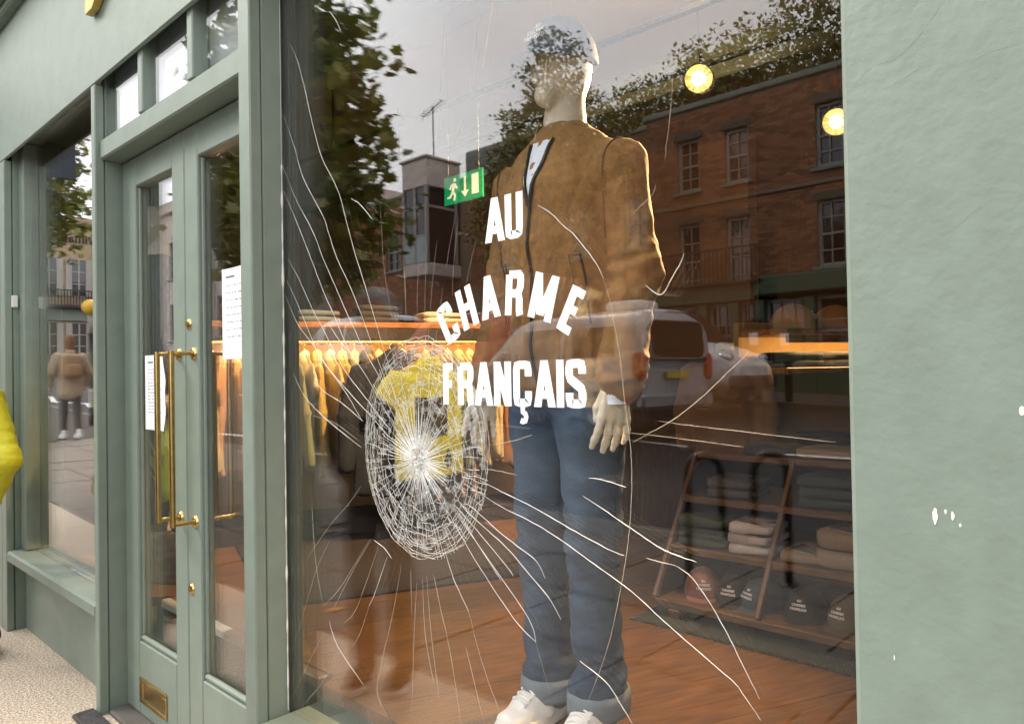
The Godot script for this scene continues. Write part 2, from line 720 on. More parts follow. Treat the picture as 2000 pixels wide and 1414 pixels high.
	mat("trim_black", lin(0.025, 0.025, 0.026), 0.6)
	mat("globe_amber", lin(0.80, 0.50, 0.04), 0.35)
	mat("sign_blue", lin(0.04, 0.055, 0.085), 0.5)
	mat("sign_gold", lin(0.60, 0.45, 0.24), 0.5)
	mat("skin", lin(0.46, 0.25, 0.17), 0.55)
	mat("grey_hair", lin(0.42, 0.40, 0.38), 0.8)
	mat("brown_hair", lin(0.22, 0.12, 0.06), 0.8)
	mat("puffer_yellow", lin(0.60, 0.56, 0.012), 0.55, {"tex": soft, "scale": Vector3.ONE * 3.0})
	mat("coat_beige", lin(0.42, 0.33, 0.24), 0.85)
	mat("black_cloth", lin(0.014, 0.014, 0.016), 0.85)
	mat("grey_cloth", lin(0.08, 0.075, 0.075), 0.85)
	mat("bag_tan", lin(0.34, 0.22, 0.13), 0.7)
	mat("pot", lin(0.42, 0.36, 0.26), 0.8, {"tex": noise_tex(28, 0.015, g.call(0.55), W, 5), "bump": trowel, "relief": 1.0, "scale": Vector3.ONE * 3.0})
	mat("pot_leaf", lin(0.05, 0.10, 0.035), 0.45, {"back": lin(0.1, 0.18, 0.04), "both": true})
	mat("dead_leaf", lin(0.50, 0.26, 0.06), 0.7, {"both": true})
	mat("dark_rug", lin(0.022, 0.012, 0.009), 0.9, {"tex": twill, "scale": Vector3.ONE * 2.0})
	mat("slate_block", lin(0.05, 0.05, 0.052), 0.8, {"bump": trowel, "relief": 1.2, "scale": Vector3.ONE * 3.0})


func build_ground() -> void:
	var g := struct("ground", one_box(Vector3(-250, -1.2, -250), Vector3(250, -1.0, 250)), mats.earth, "dark ground running out under the street to the horizon")
	var xs := [-85.0, -75.0, -5.0, 40.0]
	var strip := func(z0: float, z1: float, y: Callable) -> ArrayMesh:
		var m := MB.new()
		for i in xs.size() - 1:
			var a: float = xs[i]
			var b: float = xs[i + 1]
			m.poly([Vector3(a, y.call(a, z0), z0), Vector3(b, y.call(b, z0), z0), Vector3(b, y.call(b, z1), z1), Vector3(a, y.call(a, z1), z1)], Vector3.UP)
			m.poly([Vector3(a, y.call(a, z1), z1), Vector3(b, y.call(b, z1), z1), Vector3(b, -0.99, z1), Vector3(a, -0.99, z1)], Vector3.BACK)
			m.poly([Vector3(a, y.call(a, z0), z0), Vector3(b, y.call(b, z0), z0), Vector3(b, -0.99, z0), Vector3(a, -0.99, z0)], Vector3.FORWARD)
		return m.done()
	struct("forecourt", strip.call(-0.245, 0.92, func(x, _z): return rise(x)), mats.aggregate, "strip of pale exposed aggregate concrete along the shopfront")
	var pave := struct("pavement", strip.call(0.924, 4.05, func(x, _z): return rise(x) - 0.014), mats.joint, "pavement of worn stone flags beside the road")
	struct("kerb", strip.call(4.054, 4.2, func(x, _z): return rise(x) - 0.002), mats.kerb_stone, "granite kerb at the edge of the near pavement")
	var road := struct("road", strip.call(4.204, 11.996, func(x, z): return road_y(x, z)), mats.asphalt, "dark asphalt road between the two pavements")
	struct("far_pavement", strip.call(12.0, 40.0, func(x, _z): return far_y(x)), mats.flagstone, "pavement on the far side of the street")
	# flags, each a slab of its own where the glass shows them near
	var slabs := []
	for k in 4:
		slabs.append(one_box(Vector3(-0.5, -0.02, -0.5), Vector3(0.5, 0.0, 0.5), 0.006))
	var z := 0.93
	var row := 0
	while z < 3.9:
		var d := minf(rng.randf_range(0.55, 0.75), 4.045 - z)
		var x := -13.5 + rng.randf() * 0.4
		while x < 1.2:
			var w := rng.randf_range(0.6, 0.95)
			var o := part("paving_slab", slabs[rng.randi() % 4], mats.flagstone if x > -7.6 else mats.pale_flagstone, pave)
			var cx := x + w / 2.0
			o.position = Vector3(cx, rise(cx) + rng.randf_range(-0.003, 0.003), z + d / 2.0)
			o.rotation = Vector3(rng.randf_range(-0.004, 0.004), 0, -0.045 if cx < -5.3 else rng.randf_range(-0.004, 0.004))
			o.scale = Vector3(w - 0.012, 1, d - 0.012)
			x += w
		z += d
		row += 1
	# white zigzags of the crossing and a dashed middle line
	for s in 2:
		var m := MB.new()
		var pts := []
		for k in 13:
			pts.append(Vector2(-26.0 + k * 1.6, (4.75 if s == 0 else 11.2) + (0.35 if k % 2 else 0.0)))
		for k in 12:
			var a: Vector2 = pts[k]
			var b: Vector2 = pts[k + 1]
			var n := (b - a).orthogonal().normalized() * 0.06
			var q := []
			for p: Vector2 in [a + n, b + n, b - n, a - n]:
				q.append(Vector3(p.x, road_y(p.x, p.y) + 0.004 + k * 0.0002, p.y))
			m.poly(q, Vector3.UP)
		part("zigzag_marking", m.done(), mats.road_paint, road)
	for k in 14:
		var m := MB.new()
		var x0 := -34.0 + k * 3.0
		var q := []
		for p: Vector2 in [Vector2(x0, 8.0), Vector2(x0 + 1.6, 8.0), Vector2(x0 + 1.6, 8.1), Vector2(x0, 8.1)]:
			q.append(Vector3(p.x, road_y(p.x, p.y) + 0.004, p.y))
		m.poly(q, Vector3.UP)
		part("lane_marking", m.done(), mats.road_paint, road)
	g.set_meta("category", "ground")


# ---------------------------------------------------------------- the shopfront
func build_shopfront() -> void:
	var s := thing("shopfront", "sage green painted wooden shopfront with double door and two display windows", "shop front")
	var bx := func(called: String, a: Vector3, b: Vector3, bev := 0.004, m := "paint", up: Node3D = s) -> MeshInstance3D:
		return part(called, one_box(a, b, bev), mats[m], up)
	# fascia, cornice, storey above
	bx.call("fascia", Vector3(-7.6, 2.533, -0.016), Vector3(3.0, 3.24, 0.0), 0.003)
	bx.call("fascia_backing", Vector3(-7.6, 2.70, -0.30), Vector3(3.0, 3.24, -0.018), 0.0, "paint_dark")
	var cor := MB.new()
	box(cor, Vector3(-7.6, 3.243, -0.3), Vector3(3.0, 3.29, 0.045), 0.01)
	box(cor, Vector3(-7.6, 3.293, -0.3), Vector3(3.0, 3.35, 0.10), 0.015)
	box(cor, Vector3(-7.6, 3.353, -0.3), Vector3(3.0, 3.42, 0.16), 0.006)
	part("cornice", cor.done(), mats.paint_dark, s)
	bx.call("upper_wall", Vector3(-9.0, 3.424, -0.6), Vector3(5.0, 9.5, -0.06), 0.0, "stucco")
	# gold letter on the fascia, only its foot shows in the photograph
	var lm := MB.new()
	extrude(lm, PackedVector2Array([Vector2(-3.246, 3.12), Vector2(-3.246, 2.80), Vector2(-3.17, 2.80), Vector2(-3.085, 2.85), Vector2(-3.06, 2.93), Vector2(-3.06, 3.12), Vector2(-3.13, 3.12), Vector2(-3.13, 2.95), Vector2(-3.16, 2.90), Vector2(-3.185, 2.91), Vector2(-3.185, 3.12)]), 0.028, Basis(), Vector3(0, 0, 0.003))
	part("letter", lm.done(), mats.gold, s)
	# the rendered piers at both ends
	bx.call("end_pier", Vector3(-7.6, -0.2, -0.30), Vector3(-4.793, 2.531, 0.0), 0.006)
	bx.call("end_pier_head", Vector3(-7.6, 2.533, -0.30), Vector3(-4.793, 2.698, -0.036), 0.0)
	# posts: each of a front and a set back piece, so a groove runs down the side
	for p in [[-3.29, -3.245, "post"], [-2.019, -1.952, "post"], [-4.79, -4.70, "post"]]:
		var m := MB.new()
		box(m, Vector3(p[0], -0.05, -0.036), Vector3(p[1], 2.5315, 0.0), 0.004)
		box(m, Vector3(p[0], -0.05, -0.104 if p[0] == -2.019 else -0.165), Vector3(p[1] - 0.0035, 2.698, -0.039), 0.003)
		part(p[2], m.done(), mats.paint, s)
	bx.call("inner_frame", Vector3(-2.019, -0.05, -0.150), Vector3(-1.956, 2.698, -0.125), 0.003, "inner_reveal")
	bx.call("door_jamb", Vector3(-3.2475, 0.0, -0.175), Vector3(-3.236, 2.22, -0.112), 0.002)
	# heads tucked up behind the fascia
	for r in [[-4.699, -3.292], [-3.244, -2.021], [-1.951, -0.347]]:
		part("head_moulding", one_box(Vector3(r[0], 2.615, -0.16), Vector3(r[1], 2.698, -0.062), 0.010), mats.paint_dark, s)
	# transom bar and the three lights over the door
	bx.call("transom", Vector3(-3.243, 2.226, -0.165), Vector3(-2.021, 2.305, -0.018), 0.006)
	var cuts := [-3.243, -2.835, -2.790, -2.408, -2.365, -2.021]
	for k in [1, 3]:
		bx.call("glazing_bar", Vector3(cuts[k], 2.307, -0.075), Vector3(cuts[k + 1], 2.613, -0.018), 0.004)
	for k in [0, 2, 4]:
		var q: MeshInstance3D = bx.call("transom_window", Vector3(cuts[k] + 0.002, 2.307, -0.086), Vector3(cuts[k + 1] - 0.002, 2.613, -0.076), 0.0, "blind")
		part("pane", one_box(Vector3(cuts[k] + 0.001, 2.306, -0.049), Vector3(cuts[k + 1] - 0.001, 2.614, -0.043)), mats.glass, q)
		part("pane", one_box(Vector3(cuts[k] + 0.001, 2.306, -0.066), Vector3(cuts[k + 1] - 0.001, 2.614, -0.060)), mats.glass, q)
	build_door(s, -3.235, -2.637, -3.10, -2.742, true)
	build_door(s, -2.631, -2.023, -2.527, -2.15, false)
	bx.call("threshold", Vector3(-3.24, -0.05, -0.24), Vector3(-2.021, 0.018, -0.03), 0.006, "kerb_stone")
	bx.call("entrance_step", Vector3(-3.24, -0.05, -0.401), Vector3(-2.021, 0.372, -0.25), 0.004, "black_metal")
	bx.call("step_nosing", Vector3(-3.24, 0.374, -0.276), Vector3(-2.66, 0.409, -0.236), 0.006, "white_plastic")
	bx.call("step_nosing", Vector3(-2.658, 0.374, -0.276), Vector3(-2.021, 0.409, -0.236), 0.006, "shelf_wood")
	# left window
	var wl := part("side_window", one_box(Vector3(-4.699, 0.434, -0.165), Vector3(-4.60, 2.613, -0.066), 0.005), mats.paint, s)
	part("frame", one_box(Vector3(-3.36, 0.434, -0.165), Vector3(-3.292, 2.613, -0.066), 0.005), mats.paint, wl)
	part("pane", one_box(Vector3(-4.598, 0.44, -0.108), Vector3(-3.362, 2.613, -0.100)), mats.glass, wl)
	part("pane", one_box(Vector3(-4.598, 0.44, -0.126), Vector3(-3.362, 2.613, -0.118)), mats.glass, wl)
	bx.call("sill", Vector3(-4.699, 0.372, -0.165), Vector3(-3.292, 0.432, 0.0), 0.010)
	bx.call("stall_riser", Vector3(-4.699, -0.1, -0.30), Vector3(-3.292, 0.370, -0.087), 0.003)
	bx.call("contact_sensor", Vector3(-4.698, 1.735, -0.058), Vector3(-4.680, 1.80, -0.028), 0.004, "white_plastic")
	# the cracked display window
	bx.call("sill", Vector3(-1.950, 0.315, -0.165), Vector3(-0.347, 0.376, 0.012), 0.010)
	bx.call("stall_riser", Vector3(-1.950, -0.1, -0.30), Vector3(-0.347, 0.313, -0.06), 0.003)
	bx.call("inner_frame", Vector3(-0.37, 0.378, -0.215), Vector3(-0.347, 2.613, -0.125), 0.004, "paint_dark")
	var dw := MB.new()
	box(dw, Vector3(-1.951, 0.378, GLASS_Z - 0.008), Vector3(-0.348, 2.613, GLASS_Z), 0.0)
	var pane := part("display_pane", dw.done(), mats.glass, s, Vector3.ZERO, "cracked display window pane with white lettering")
	part("inner_pane", one_box(Vector3(-1.951, 0.378, GLASS_Z - 0.026), Vector3(-0.348, 2.613, GLASS_Z - 0.018)), mats.glass, s)
	# chipped white line of sealant between post and glass
	var se := MB.new()
	var pts := []
	var rad := []
	for k in 220:
		var y := 0.38 + k * 0.0095
		var n := nz.get_noise_2d(y * 900.0, 5.0)
		pts.append(Vector3(-1.9515, y, GLASS_Z + 0.0008))
		rad.append(0.0010 + maxf(0.0, n) * 0.006 if y < 1.95 else 0.0007)
	tube(se, pts, rad, 5)
	part("sealant", se.done(), mats.sealant, s)
	build_cracks(pane)
	build_lettering(pane)
	# rendered wall right of the window
	var wm := MB.new()
	box(wm, Vector3(-0.346, -0.2, -0.30), Vector3(3.0, 2.531, 0.0), 0.007)
	var wall := solid("rendered_wall", wm.done(), mats.render, "pale green rendered wall with chipped paint right of the display window", "wall")
	part("wall_head", one_box(Vector3(-0.346, 2.533, -0.30), Vector3(3.0, 2.698, -0.036)), mats.render, wall)
	ridges(wall)


func build_door(s: Node3D, x0: float, x1: float, g0: float, g1: float, left: bool) -> void:
	var z0 := -0.148
	var z1 := -0.100
	var m := MB.new()
	box(m, Vector3(x0, 0.022, z0), Vector3(g0, 2.222, z1), 0.004)
	box(m, Vector3(g1, 0.022, z0), Vector3(x1, 2.222, z1), 0.004)
	box(m, Vector3(g0 + 0.001, 0.022, z0), Vector3(g1 - 0.001, 0.305, z1 - 0.0005), 0.004)
	box(m, Vector3(g0 + 0.001, 2.105, z0), Vector3(g1 - 0.001, 2.222, z1 - 0.0005), 0.004)
	var d := part("door", m.done(), mats.paint, s)
	# beads round the glass
	var b := MB.new()
	box(b, Vector3(g0 + 0.001, 0.307, -0.124), Vector3(g1 - 0.001, 0.326, z1 - 0.006), 0.006)
	box(b, Vector3(g0 + 0.001, 0.328, -0.124), Vector3(g0 + 0.010, 2.103, z1 - 0.012), 0.003)
	box(b, Vector3(g1 - 0.010, 0.328, -0.124), Vector3(g1 - 0.001, 2.103, z1 - 0.012), 0.003)
	part("glazing_bead", b.done(), mats.paint, d)
	part("pane", one_box(Vector3(g0 + 0.0015, 0.3065, -0.132), Vector3(g1 - 0.0015, 2.1045, -0.125)), mats.glass, d)
	part("inner_pane", one_box(Vector3(g0 + 0.0015, 0.3065, -0.146), Vector3(g1 - 0.0015, 2.1045, -0.139)), mats.glass, d)
	# pull handle: roses, arms, bar
	var hx := g1 + 0.052 if left else g0 - 0.04
	var h := MB.new()
	var zb := -0.022
	for y in [0.842, 1.424]:
		lathe(h, [[0.0, 0.0], [0.0215, 0.0], [0.0215, 0.006], [0.012, 0.010], [0.0, 0.010]], 20, Vector3(hx, y, z1), Basis(Vector3.RIGHT, PI / 2))
		tube(h, [Vector3(hx, y, z1 + 0.006), Vector3(hx, y, zb + 0.008)], 0.0075, 10)
	tube(h, [Vector3(hx, 0.834, zb), Vector3(hx, 1.432, zb)], 0.0098, 14)
	part("handle", h.done(), mats.brass, d)
	# the same handle on the inside
	var hi := MB.new()
	for y in [0.842, 1.424]:
		tube(hi, [Vector3(hx, y, z0), Vector3(hx, y, z0 - 0.075)], 0.0075, 8)
	tube(hi, [Vector3(hx, 0.834, z0 - 0.078), Vector3(hx, 1.432, z0 - 0.078)], 0.0098, 10)
	part("inner_handle", hi.done(), mats.brass, d)
	if left:
		var l := MB.new()
		box(l, Vector3(-3.09, 0.072, z1), Vector3(-2.83, 0.090, z1 + 0.006), 0.002)
		box(l, Vector3(-3.09, 0.152, z1), Vector3(-2.83, 0.170, z1 + 0.006), 0.002)
		box(l, Vector3(-3.09, 0.0905, z1), Vector3(-3.052, 0.1515, z1 + 0.006), 0.002)
		box(l, Vector3(-2.868, 0.0905, z1), Vector3(-2.83, 0.1515, z1 + 0.006), 0.002)
		var p := part("letter_plate", l.done(), mats.brass, d)
		part("flap", one_box(Vector3(-3.051, 0.0915, z1 - 0.002), Vector3(-2.869, 0.1505, z1 + 0.002), 0.002), mats.brass, p)
	else:
		for y in [1.528, 0.603]:
			var k := MB.new()
			lathe(k, [[0.0, 0.0], [0.019, 0.0], [0.019, 0.004], [0.013, 0.008], [0.0, 0.009]], 20, Vector3(-2.604, y, z1), Basis(Vector3.RIGHT, PI / 2))
			box(k, Vector3(-2.606, y - 0.008, z1 + 0.0085), Vector3(-2.602, y + 0.008, z1 + 0.011))
			part("lock", k.done(), mats.brass, d)


func ridges(wall: Node3D) -> void:
	# old cracks under the paint stand out as low ridges, and a few chips show the plaster
	var lines := ["-.330,1.700 -.318,1.715 -.300,1.722 -.285,1.722 -.270,1.728 -.250,1.745 -.225,1.775 -.190,1.815 -.160,1.84", "-.290,1.690 -.272,1.695 -.255,1.702 -.235,1.704", "-.330,1.548 -.310,1.548 -.292,1.541 -.275,1.540", "-.285,1.49 -.265,1.485 -.24,1.492 -.215,1.505 -.19,1.525 -.165,1.53", "-.235,1.40 -.250,1.375 -.245,1.35", "-.25,1.00 -.235,.985 -.21,.972 -.185,.968 -.165,.99", "-.30,1.245 -.27,1.25 -.24,1.243 -.21,1.246", "-.205,1.69 -.18,1.70 -.15,1.70", "-.27,1.12 -.25,1.123 -.22,1.118", "-.2,1.28 -.18,1.265 -.155,1.235"]
	var m := MB.new()
	for l: String in lines:
		var p := smooth_line(l, 6, 0.0)
		var r := []
		for k in p.size():
			r.append(0.0001 + 0.00022 * sin(PI * k / (p.size() - 1.0)) * (0.6 + 0.4 * sin(k * 1.7)))
		tube(m, p, r, 6)
	part("paint_ridge", m.done(), mats.render, wall)
	# dab of bare plaster under each chip
	for c in [[-0.2475, 1.158, 0.0030, 0.0095], [-0.236, 1.164, 0.0013, 0.003], [-0.2285, 1.160, 0.0018, 0.005], [-0.221, 1.150, 0.0013, 0.0024], [-0.157, 1.287, 0.003, 0.006], [-0.297, 0.975, 0.0008, 0.003]]:
		var pts := PackedVector2Array()
		for k in 14:
			var an := TAU * k / 14.0
			var f := 0.8 + 0.4 * rng.randf()
			pts.append(Vector2(c[0] + cos(an) * c[2] * f, c[1] + sin(an) * c[3] * f))
		var q := MB.new()
		extrude(q, pts, 0.0004, Basis(), Vector3(0, 0, 0.0002))
		part("paint_chip", q.done(), mats.bare_plaster, wall)


func smooth_line(l: String, steps := 5, jit := 0.0004, z := 0.0) -> Array:
	var c := []
	for w in l.split(" "):
		var t := w.split(",")
		c.append(Vector3(t[0].to_float(), t[1].to_float(), z))
	var out := []
	for k in c.size() - 1:
		var p0: Vector3 = c[maxi(k - 1, 0)]
		var p3: Vector3 = c[mini(k + 2, c.size() - 1)]
		for s in steps:
			var p: Vector3 = c[k].cubic_interpolate(c[k + 1], p0, p3, float(s) / steps)
			out.append(p + Vector3(rng.randfn(0, jit), rng.randfn(0, jit), 0))
	out.append(c[-1])
	return out
const CRACK_LINES := [
	"-1.898,2.291 -1.858,2.232 -1.819,2.138 -1.780,2.026 -1.736,1.927 -1.681,1.854 -1.651,1.804 -1.631,1.753 -1.594,1.662 -1.547,1.563 -1.512,1.487 -1.474,1.402 -1.424,1.304",
	"-1.937,2.095 -1.878,1.988 -1.833,1.892 -1.735,1.769 -1.713,1.727 -1.671,1.648 -1.617,1.574 -1.564,1.491 -1.514,1.403 -1.450,1.298",
	"-1.947,1.954 -1.876,1.843 -1.789,1.738 -1.738,1.656 -1.673,1.563 -1.625,1.495 -1.560,1.409 -1.491,1.331 -1.406,1.225",
	"-1.943,1.878 -1.909,1.830 -1.853,1.747 -1.799,1.663 -1.740,1.569 -1.689,1.499 -1.621,1.403 -1.542,1.331 -1.426,1.200",
	"-1.922,1.677 -1.865,1.614 -1.795,1.523 -1.735,1.456 -1.650,1.360 -1.556,1.285 -1.436,1.193",
	"-1.932,1.617 -1.867,1.536 -1.804,1.447 -1.759,1.391 -1.693,1.340 -1.557,1.253 -1.447,1.183",
	"-1.939,1.573 -1.876,1.489 -1.789,1.421 -1.722,1.361 -1.637,1.292 -1.571,1.226",
	"-1.899,1.346 -1.838,1.280 -1.731,1.221 -1.677,1.198 -1.572,1.155",
	"-1.774,1.316 -1.739,1.295 -1.659,1.267 -1.564,1.222",
	"-1.602,1.794 -1.564,1.773 -1.513,1.727",
	"-1.717,1.479 -1.662,1.429 -1.607,1.391",
	"-1.692,2.313 -1.663,2.280 -1.640,2.242",
	"-0.963,1.670 -0.931,1.650 -0.901,1.622 -0.875,1.601 -0.856,1.580 -0.824,1.542 -0.806,1.509",
	"-0.715,1.488 -0.685,1.469 -0.660,1.499 -0.646,1.518 -0.639,1.535",
	"-0.863,1.106 -0.814,1.085 -0.757,1.060 -0.695,1.033 -0.656,1.025 -0.627,1.021",
	"-0.662,1.007 -0.639,0.996 -0.620,0.977 -0.596,0.947 -0.570,0.908 -0.550,0.874 -0.522,0.826",
	"-1.161,1.090 -1.077,1.061 -0.992,1.040 -0.914,1.014 -0.841,0.983 -0.766,0.952 -0.710,0.920 -0.650,0.886 -0.571,0.844 -0.551,0.828 -0.521,0.794",
	"-1.139,1.110 -1.062,1.089 -0.991,1.071 -0.896,1.041 -0.816,1.017 -0.771,1.008",
	"-1.195,1.054 -1.169,1.051 -1.093,1.012 -1.038,0.988 -0.984,0.965 -0.960,0.934",
	"-1.195,1.048 -1.176,1.035 -1.069,0.981 -1.014,0.943 -0.954,0.900 -0.922,0.862",
	"-1.203,1.038 -1.122,0.981 -1.060,0.936 -1.047,0.923",
	"-1.212,1.032 -1.144,0.967 -1.081,0.907",
	"-1.217,1.030 -1.095,0.925 -1.006,0.845 -0.988,0.802",
	"-1.229,1.010 -1.145,0.924 -1.046,0.836 -0.988,0.804",
	"-1.261,0.949 -1.230,0.886 -1.182,0.822",
	"-1.731,0.682 -1.715,0.650 -1.677,0.613 -1.580,0.556",
	"-1.526,0.928 -1.484,0.915 -1.454,0.894",
	"-0.877,0.794 -0.817,0.771 -0.786,0.741 -0.761,0.714",
	"-0.848,1.141 -0.806,1.139 -0.765,1.131",
	"-1.472,0.895 -1.524,0.798 -1.551,0.758",
]
const FAINT_LINES := [
	"-1.206,1.684 -1.227,1.618 -1.240,1.569",
	"-1.195,1.686 -1.214,1.577 -1.219,1.512",
	"-1.139,1.628 -1.158,1.581 -1.175,1.529",
	"-1.268,1.642 -1.286,1.550 -1.305,1.417",
	"-1.305,1.647 -1.313,1.531 -1.317,1.439",
	"-1.334,1.597 -1.341,1.533 -1.345,1.441",
	"-1.251,1.536 -1.263,1.478 -1.280,1.409",
	"-1.480,1.758 -1.466,1.593 -1.438,1.482",
	"-1.388,1.585 -1.384,1.479",
	"-1.224,2.173 -1.244,2.034 -1.263,1.823",
	"-1.126,2.137 -1.148,1.979 -1.156,1.921",
	"-1.077,2.120 -1.112,1.985",
	"-1.171,1.898 -1.208,1.842",
	"-0.918,2.062 -0.921,2.033",
	"-0.932,1.953 -0.946,1.875",
	"-0.954,1.844 -0.972,1.787 -0.977,1.745",
	"-0.806,1.509 -0.791,1.463 -0.785,1.429 -0.773,1.367 -0.765,1.290 -0.761,1.261 -0.754,1.207 -0.752,1.152 -0.755,1.098 -0.761,1.043 -0.772,0.986 -0.791,0.906 -0.816,0.825 -0.861,0.720",
	"-0.653,1.841 -0.658,1.785 -0.672,1.699",
	"-0.692,1.660 -0.699,1.643 -0.744,1.615",
	"-0.528,1.365 -0.585,1.315 -0.627,1.282 -0.672,1.252 -0.750,1.212",
	"-0.696,1.252 -0.586,1.243 -0.398,1.231",
	"-0.773,1.230 -0.643,1.223 -0.539,1.216",
	"-0.726,1.012 -0.662,1.007",
	"-0.988,0.802 -0.972,0.761 -0.953,0.710",
	"-1.182,0.822 -1.154,0.747 -1.125,0.688 -1.082,0.617",
	"-1.338,0.867 -1.332,0.744 -1.304,0.637",
	"-1.323,0.877 -1.310,0.749 -1.285,0.604",
	"-1.280,0.821 -1.246,0.724 -1.214,0.576",
	"-1.194,0.745 -1.141,0.598",
	"-1.359,0.854 -1.371,0.735 -1.386,0.534",
	"-1.381,0.880 -1.380,0.775",
	"-1.298,0.882 -1.265,0.775",
	"-1.416,0.883 -1.453,0.760 -1.499,0.636 -1.520,0.551 -1.477,0.503",
	"-1.551,0.758 -1.588,0.686 -1.621,0.645",
	"-1.507,0.916 -1.602,0.746 -1.661,0.693",
	"-1.536,0.929 -1.625,0.828 -1.711,0.719",
	"-1.543,0.928 -1.676,0.783 -1.766,0.713",
	"-1.726,0.895 -1.791,0.811 -1.875,0.650 -1.924,0.568",
	"-1.811,0.979 -1.796,0.833 -1.763,0.723",
	"-1.754,0.653 -1.845,0.535 -1.939,0.411",
	"-1.697,0.585 -1.794,0.486 -1.889,0.402",
	"-1.577,1.057 -1.635,1.005 -1.720,0.941 -1.838,0.834",
	"-1.107,1.187 -1.045,1.199 -0.988,1.214",
	"-1.137,1.136 -1.083,1.135 -1.032,1.131",
	"-1.585,1.173 -1.701,1.215 -1.802,1.230",
]


func build_cracks(pane: Node3D) -> void:
	# the long cracks, each followed across the pane, then the crushed star where it was struck
	var z := GLASS_Z + 0.0006
	for l: String in CRACK_LINES:
		crack(pane, l, z, 0.00078, mats.crack)
	for l: String in FAINT_LINES:
		crack(pane, l, z, 0.00055 if l.split(" ").size() != 3 or l.split(",")[1].to_float() < 1.3 and l.split(",")[0].to_float() < -1.0 else 0.0003, mats.faint_crack)
	var hit := Vector3(-1.341, 1.138, z)
	var web := MB.new()
	var thin := MB.new()
	var edge := func(an: float, f: float) -> Vector3:
		var c := Vector3(-1.347 + 0.012 * f, 1.138 + 0.03 * f, z)
		return c + Vector3(cos(an) * 0.222, sin(an) * 0.255, 0) * f
	# rings
	var fs := [0.30, 0.38, 0.46, 0.53, 0.59, 0.65, 0.69, 0.73, 0.765, 0.80, 0.83, 0.86, 0.885, 0.905, 0.93, 0.955, 0.975, 1.0]
	for n in fs.size():
		var f: float = fs[n]
		var run := []
		var rad := []
		var keep := 0.25 + 0.62 * f
		var on := rng.randf() < keep
		var kinks := 0.0
		for k in 181:
			var an := TAU * k / 180.0 + n * 0.7
			if k % 6 == 0:
				on = rng.randf() < keep or (f > 0.95)
				kinks = rng.randf_range(-0.018, 0.018)
			var wob := 0.035 * nz.get_noise_2d(cos(an) * 160.0 + n * 57.0, sin(an) * 160.0) + kinks * (1.0 - f * 0.4)
			if on:
				run.append(edge.call(an, f + wob) + Vector3(rng.randfn(0, 0.0006), rng.randfn(0, 0.0006), 0))
				rad.append((0.00045 if f < 0.97 else 0.0008) * rng.randf_range(0.5, 1.6))
			if (not on or k == 180) and run.size() > 1:
				tube(web if rng.randf() < 0.75 else thin, run, rad, 4)
				run = []
				rad = []
	# spokes: many short bright ones at the heart, long thin ones out to the rim
	for k in 150:
		var an := TAU * k / 150.0 + rng.randfn(0, 0.02)
		var f0 := rng.randf_range(0.08, 0.14)
		var f1 := rng.randf_range(0.30, 0.58)
		var p := []
		for i in 5:
			p.append(edge.call(an + rng.randfn(0, 0.006), lerpf(f0, f1, i / 4.0)) + Vector3.ZERO)
		tube(web, p, [0.0011, 0.0010, 0.0008, 0.0006, 0.0003], 4)
	for k in 120:
		var an := TAU * k / 120.0 + rng.randfn(0, 0.03)
		var f0 := rng.randf_range(0.35, 0.8)
		var f1 := minf(f0 + rng.randf_range(0.15, 0.5), 1.01)
		var p := []
		for i in 6:
			p.append(edge.call(an + rng.randfn(0, 0.007), lerpf(f0, f1, i / 5.0)))
		tube(web if k % 3 else thin, p, 0.0005, 4)
	# slanting cracks between the rings
	for k in 240:
		var an := rng.randf() * TAU
		var f := rng.randf_range(0.5, 0.98)
		var p := []
		var turn := rng.randf_range(-0.30, 0.30)
		for i in 4:
			p.append(edge.call(an + turn * i / 3.0 + rng.randfn(0, 0.004), f + rng.randf_range(-0.05, 0.05)))
		tube(web if k % 2 else thin, p, rng.randf_range(0.0003, 0.0006), 4)
	stuff(part("crack_web", web.done(), mats.crack, pane))
	stuff(part("faint_crack_web", thin.done(), mats.faint_crack, pane))
	# white crushed glass at the point of impact
	var cr := MB.new()
	for k in 1100:
		var an := rng.randf() * TAU
		var r := absf(rng.randfn(0, 0.017)) * (1.25 if sin(an) > 0 else 1.0)
		var c := hit + Vector3(cos(an) * r, sin(an) * r * 1.35, rng.randf_range(0.0002, 0.002))
		var s := rng.randf_range(0.0012, 0.0034)
		var t := Basis.from_euler(Vector3(rng.randfn(0, 0.5), rng.randfn(0, 0.5), rng.randf() * TAU))
		cr.tri(c + t * Vector3(-s, -s * 0.5, 0), c + t * Vector3(s, -s * 0.6, 0), c + t * Vector3(0, s, 0))
	stuff(part("crushed_glass", cr.done(), mats.crack, pane))
	# loosened splinters between the cracks, each tilted a little so it mirrors another patch of street
	var sh := MB.new()
	for k in 330:
		var an := rng.randf() * TAU
		var f := rng.randf_range(0.28, 0.97)
		var c: Vector3 = edge.call(an, f) + Vector3(0, 0, rng.randf_range(0.0002, 0.0016))
		var s := rng.randf_range(0.005, 0.013)
		var t := Basis.from_euler(Vector3(rng.randfn(0, 0.10), rng.randfn(0, 0.10), rng.randf() * TAU))
		sh.tri(c + t * Vector3(-s, -s * 0.5, 0), c + t * Vector3(s * 0.9, -s * 0.7, 0), c + t * Vector3(rng.randf_range(-0.4, 0.4) * s, s, 0))
	stuff(part("glass_splinters", sh.done(), mats.shard, pane))


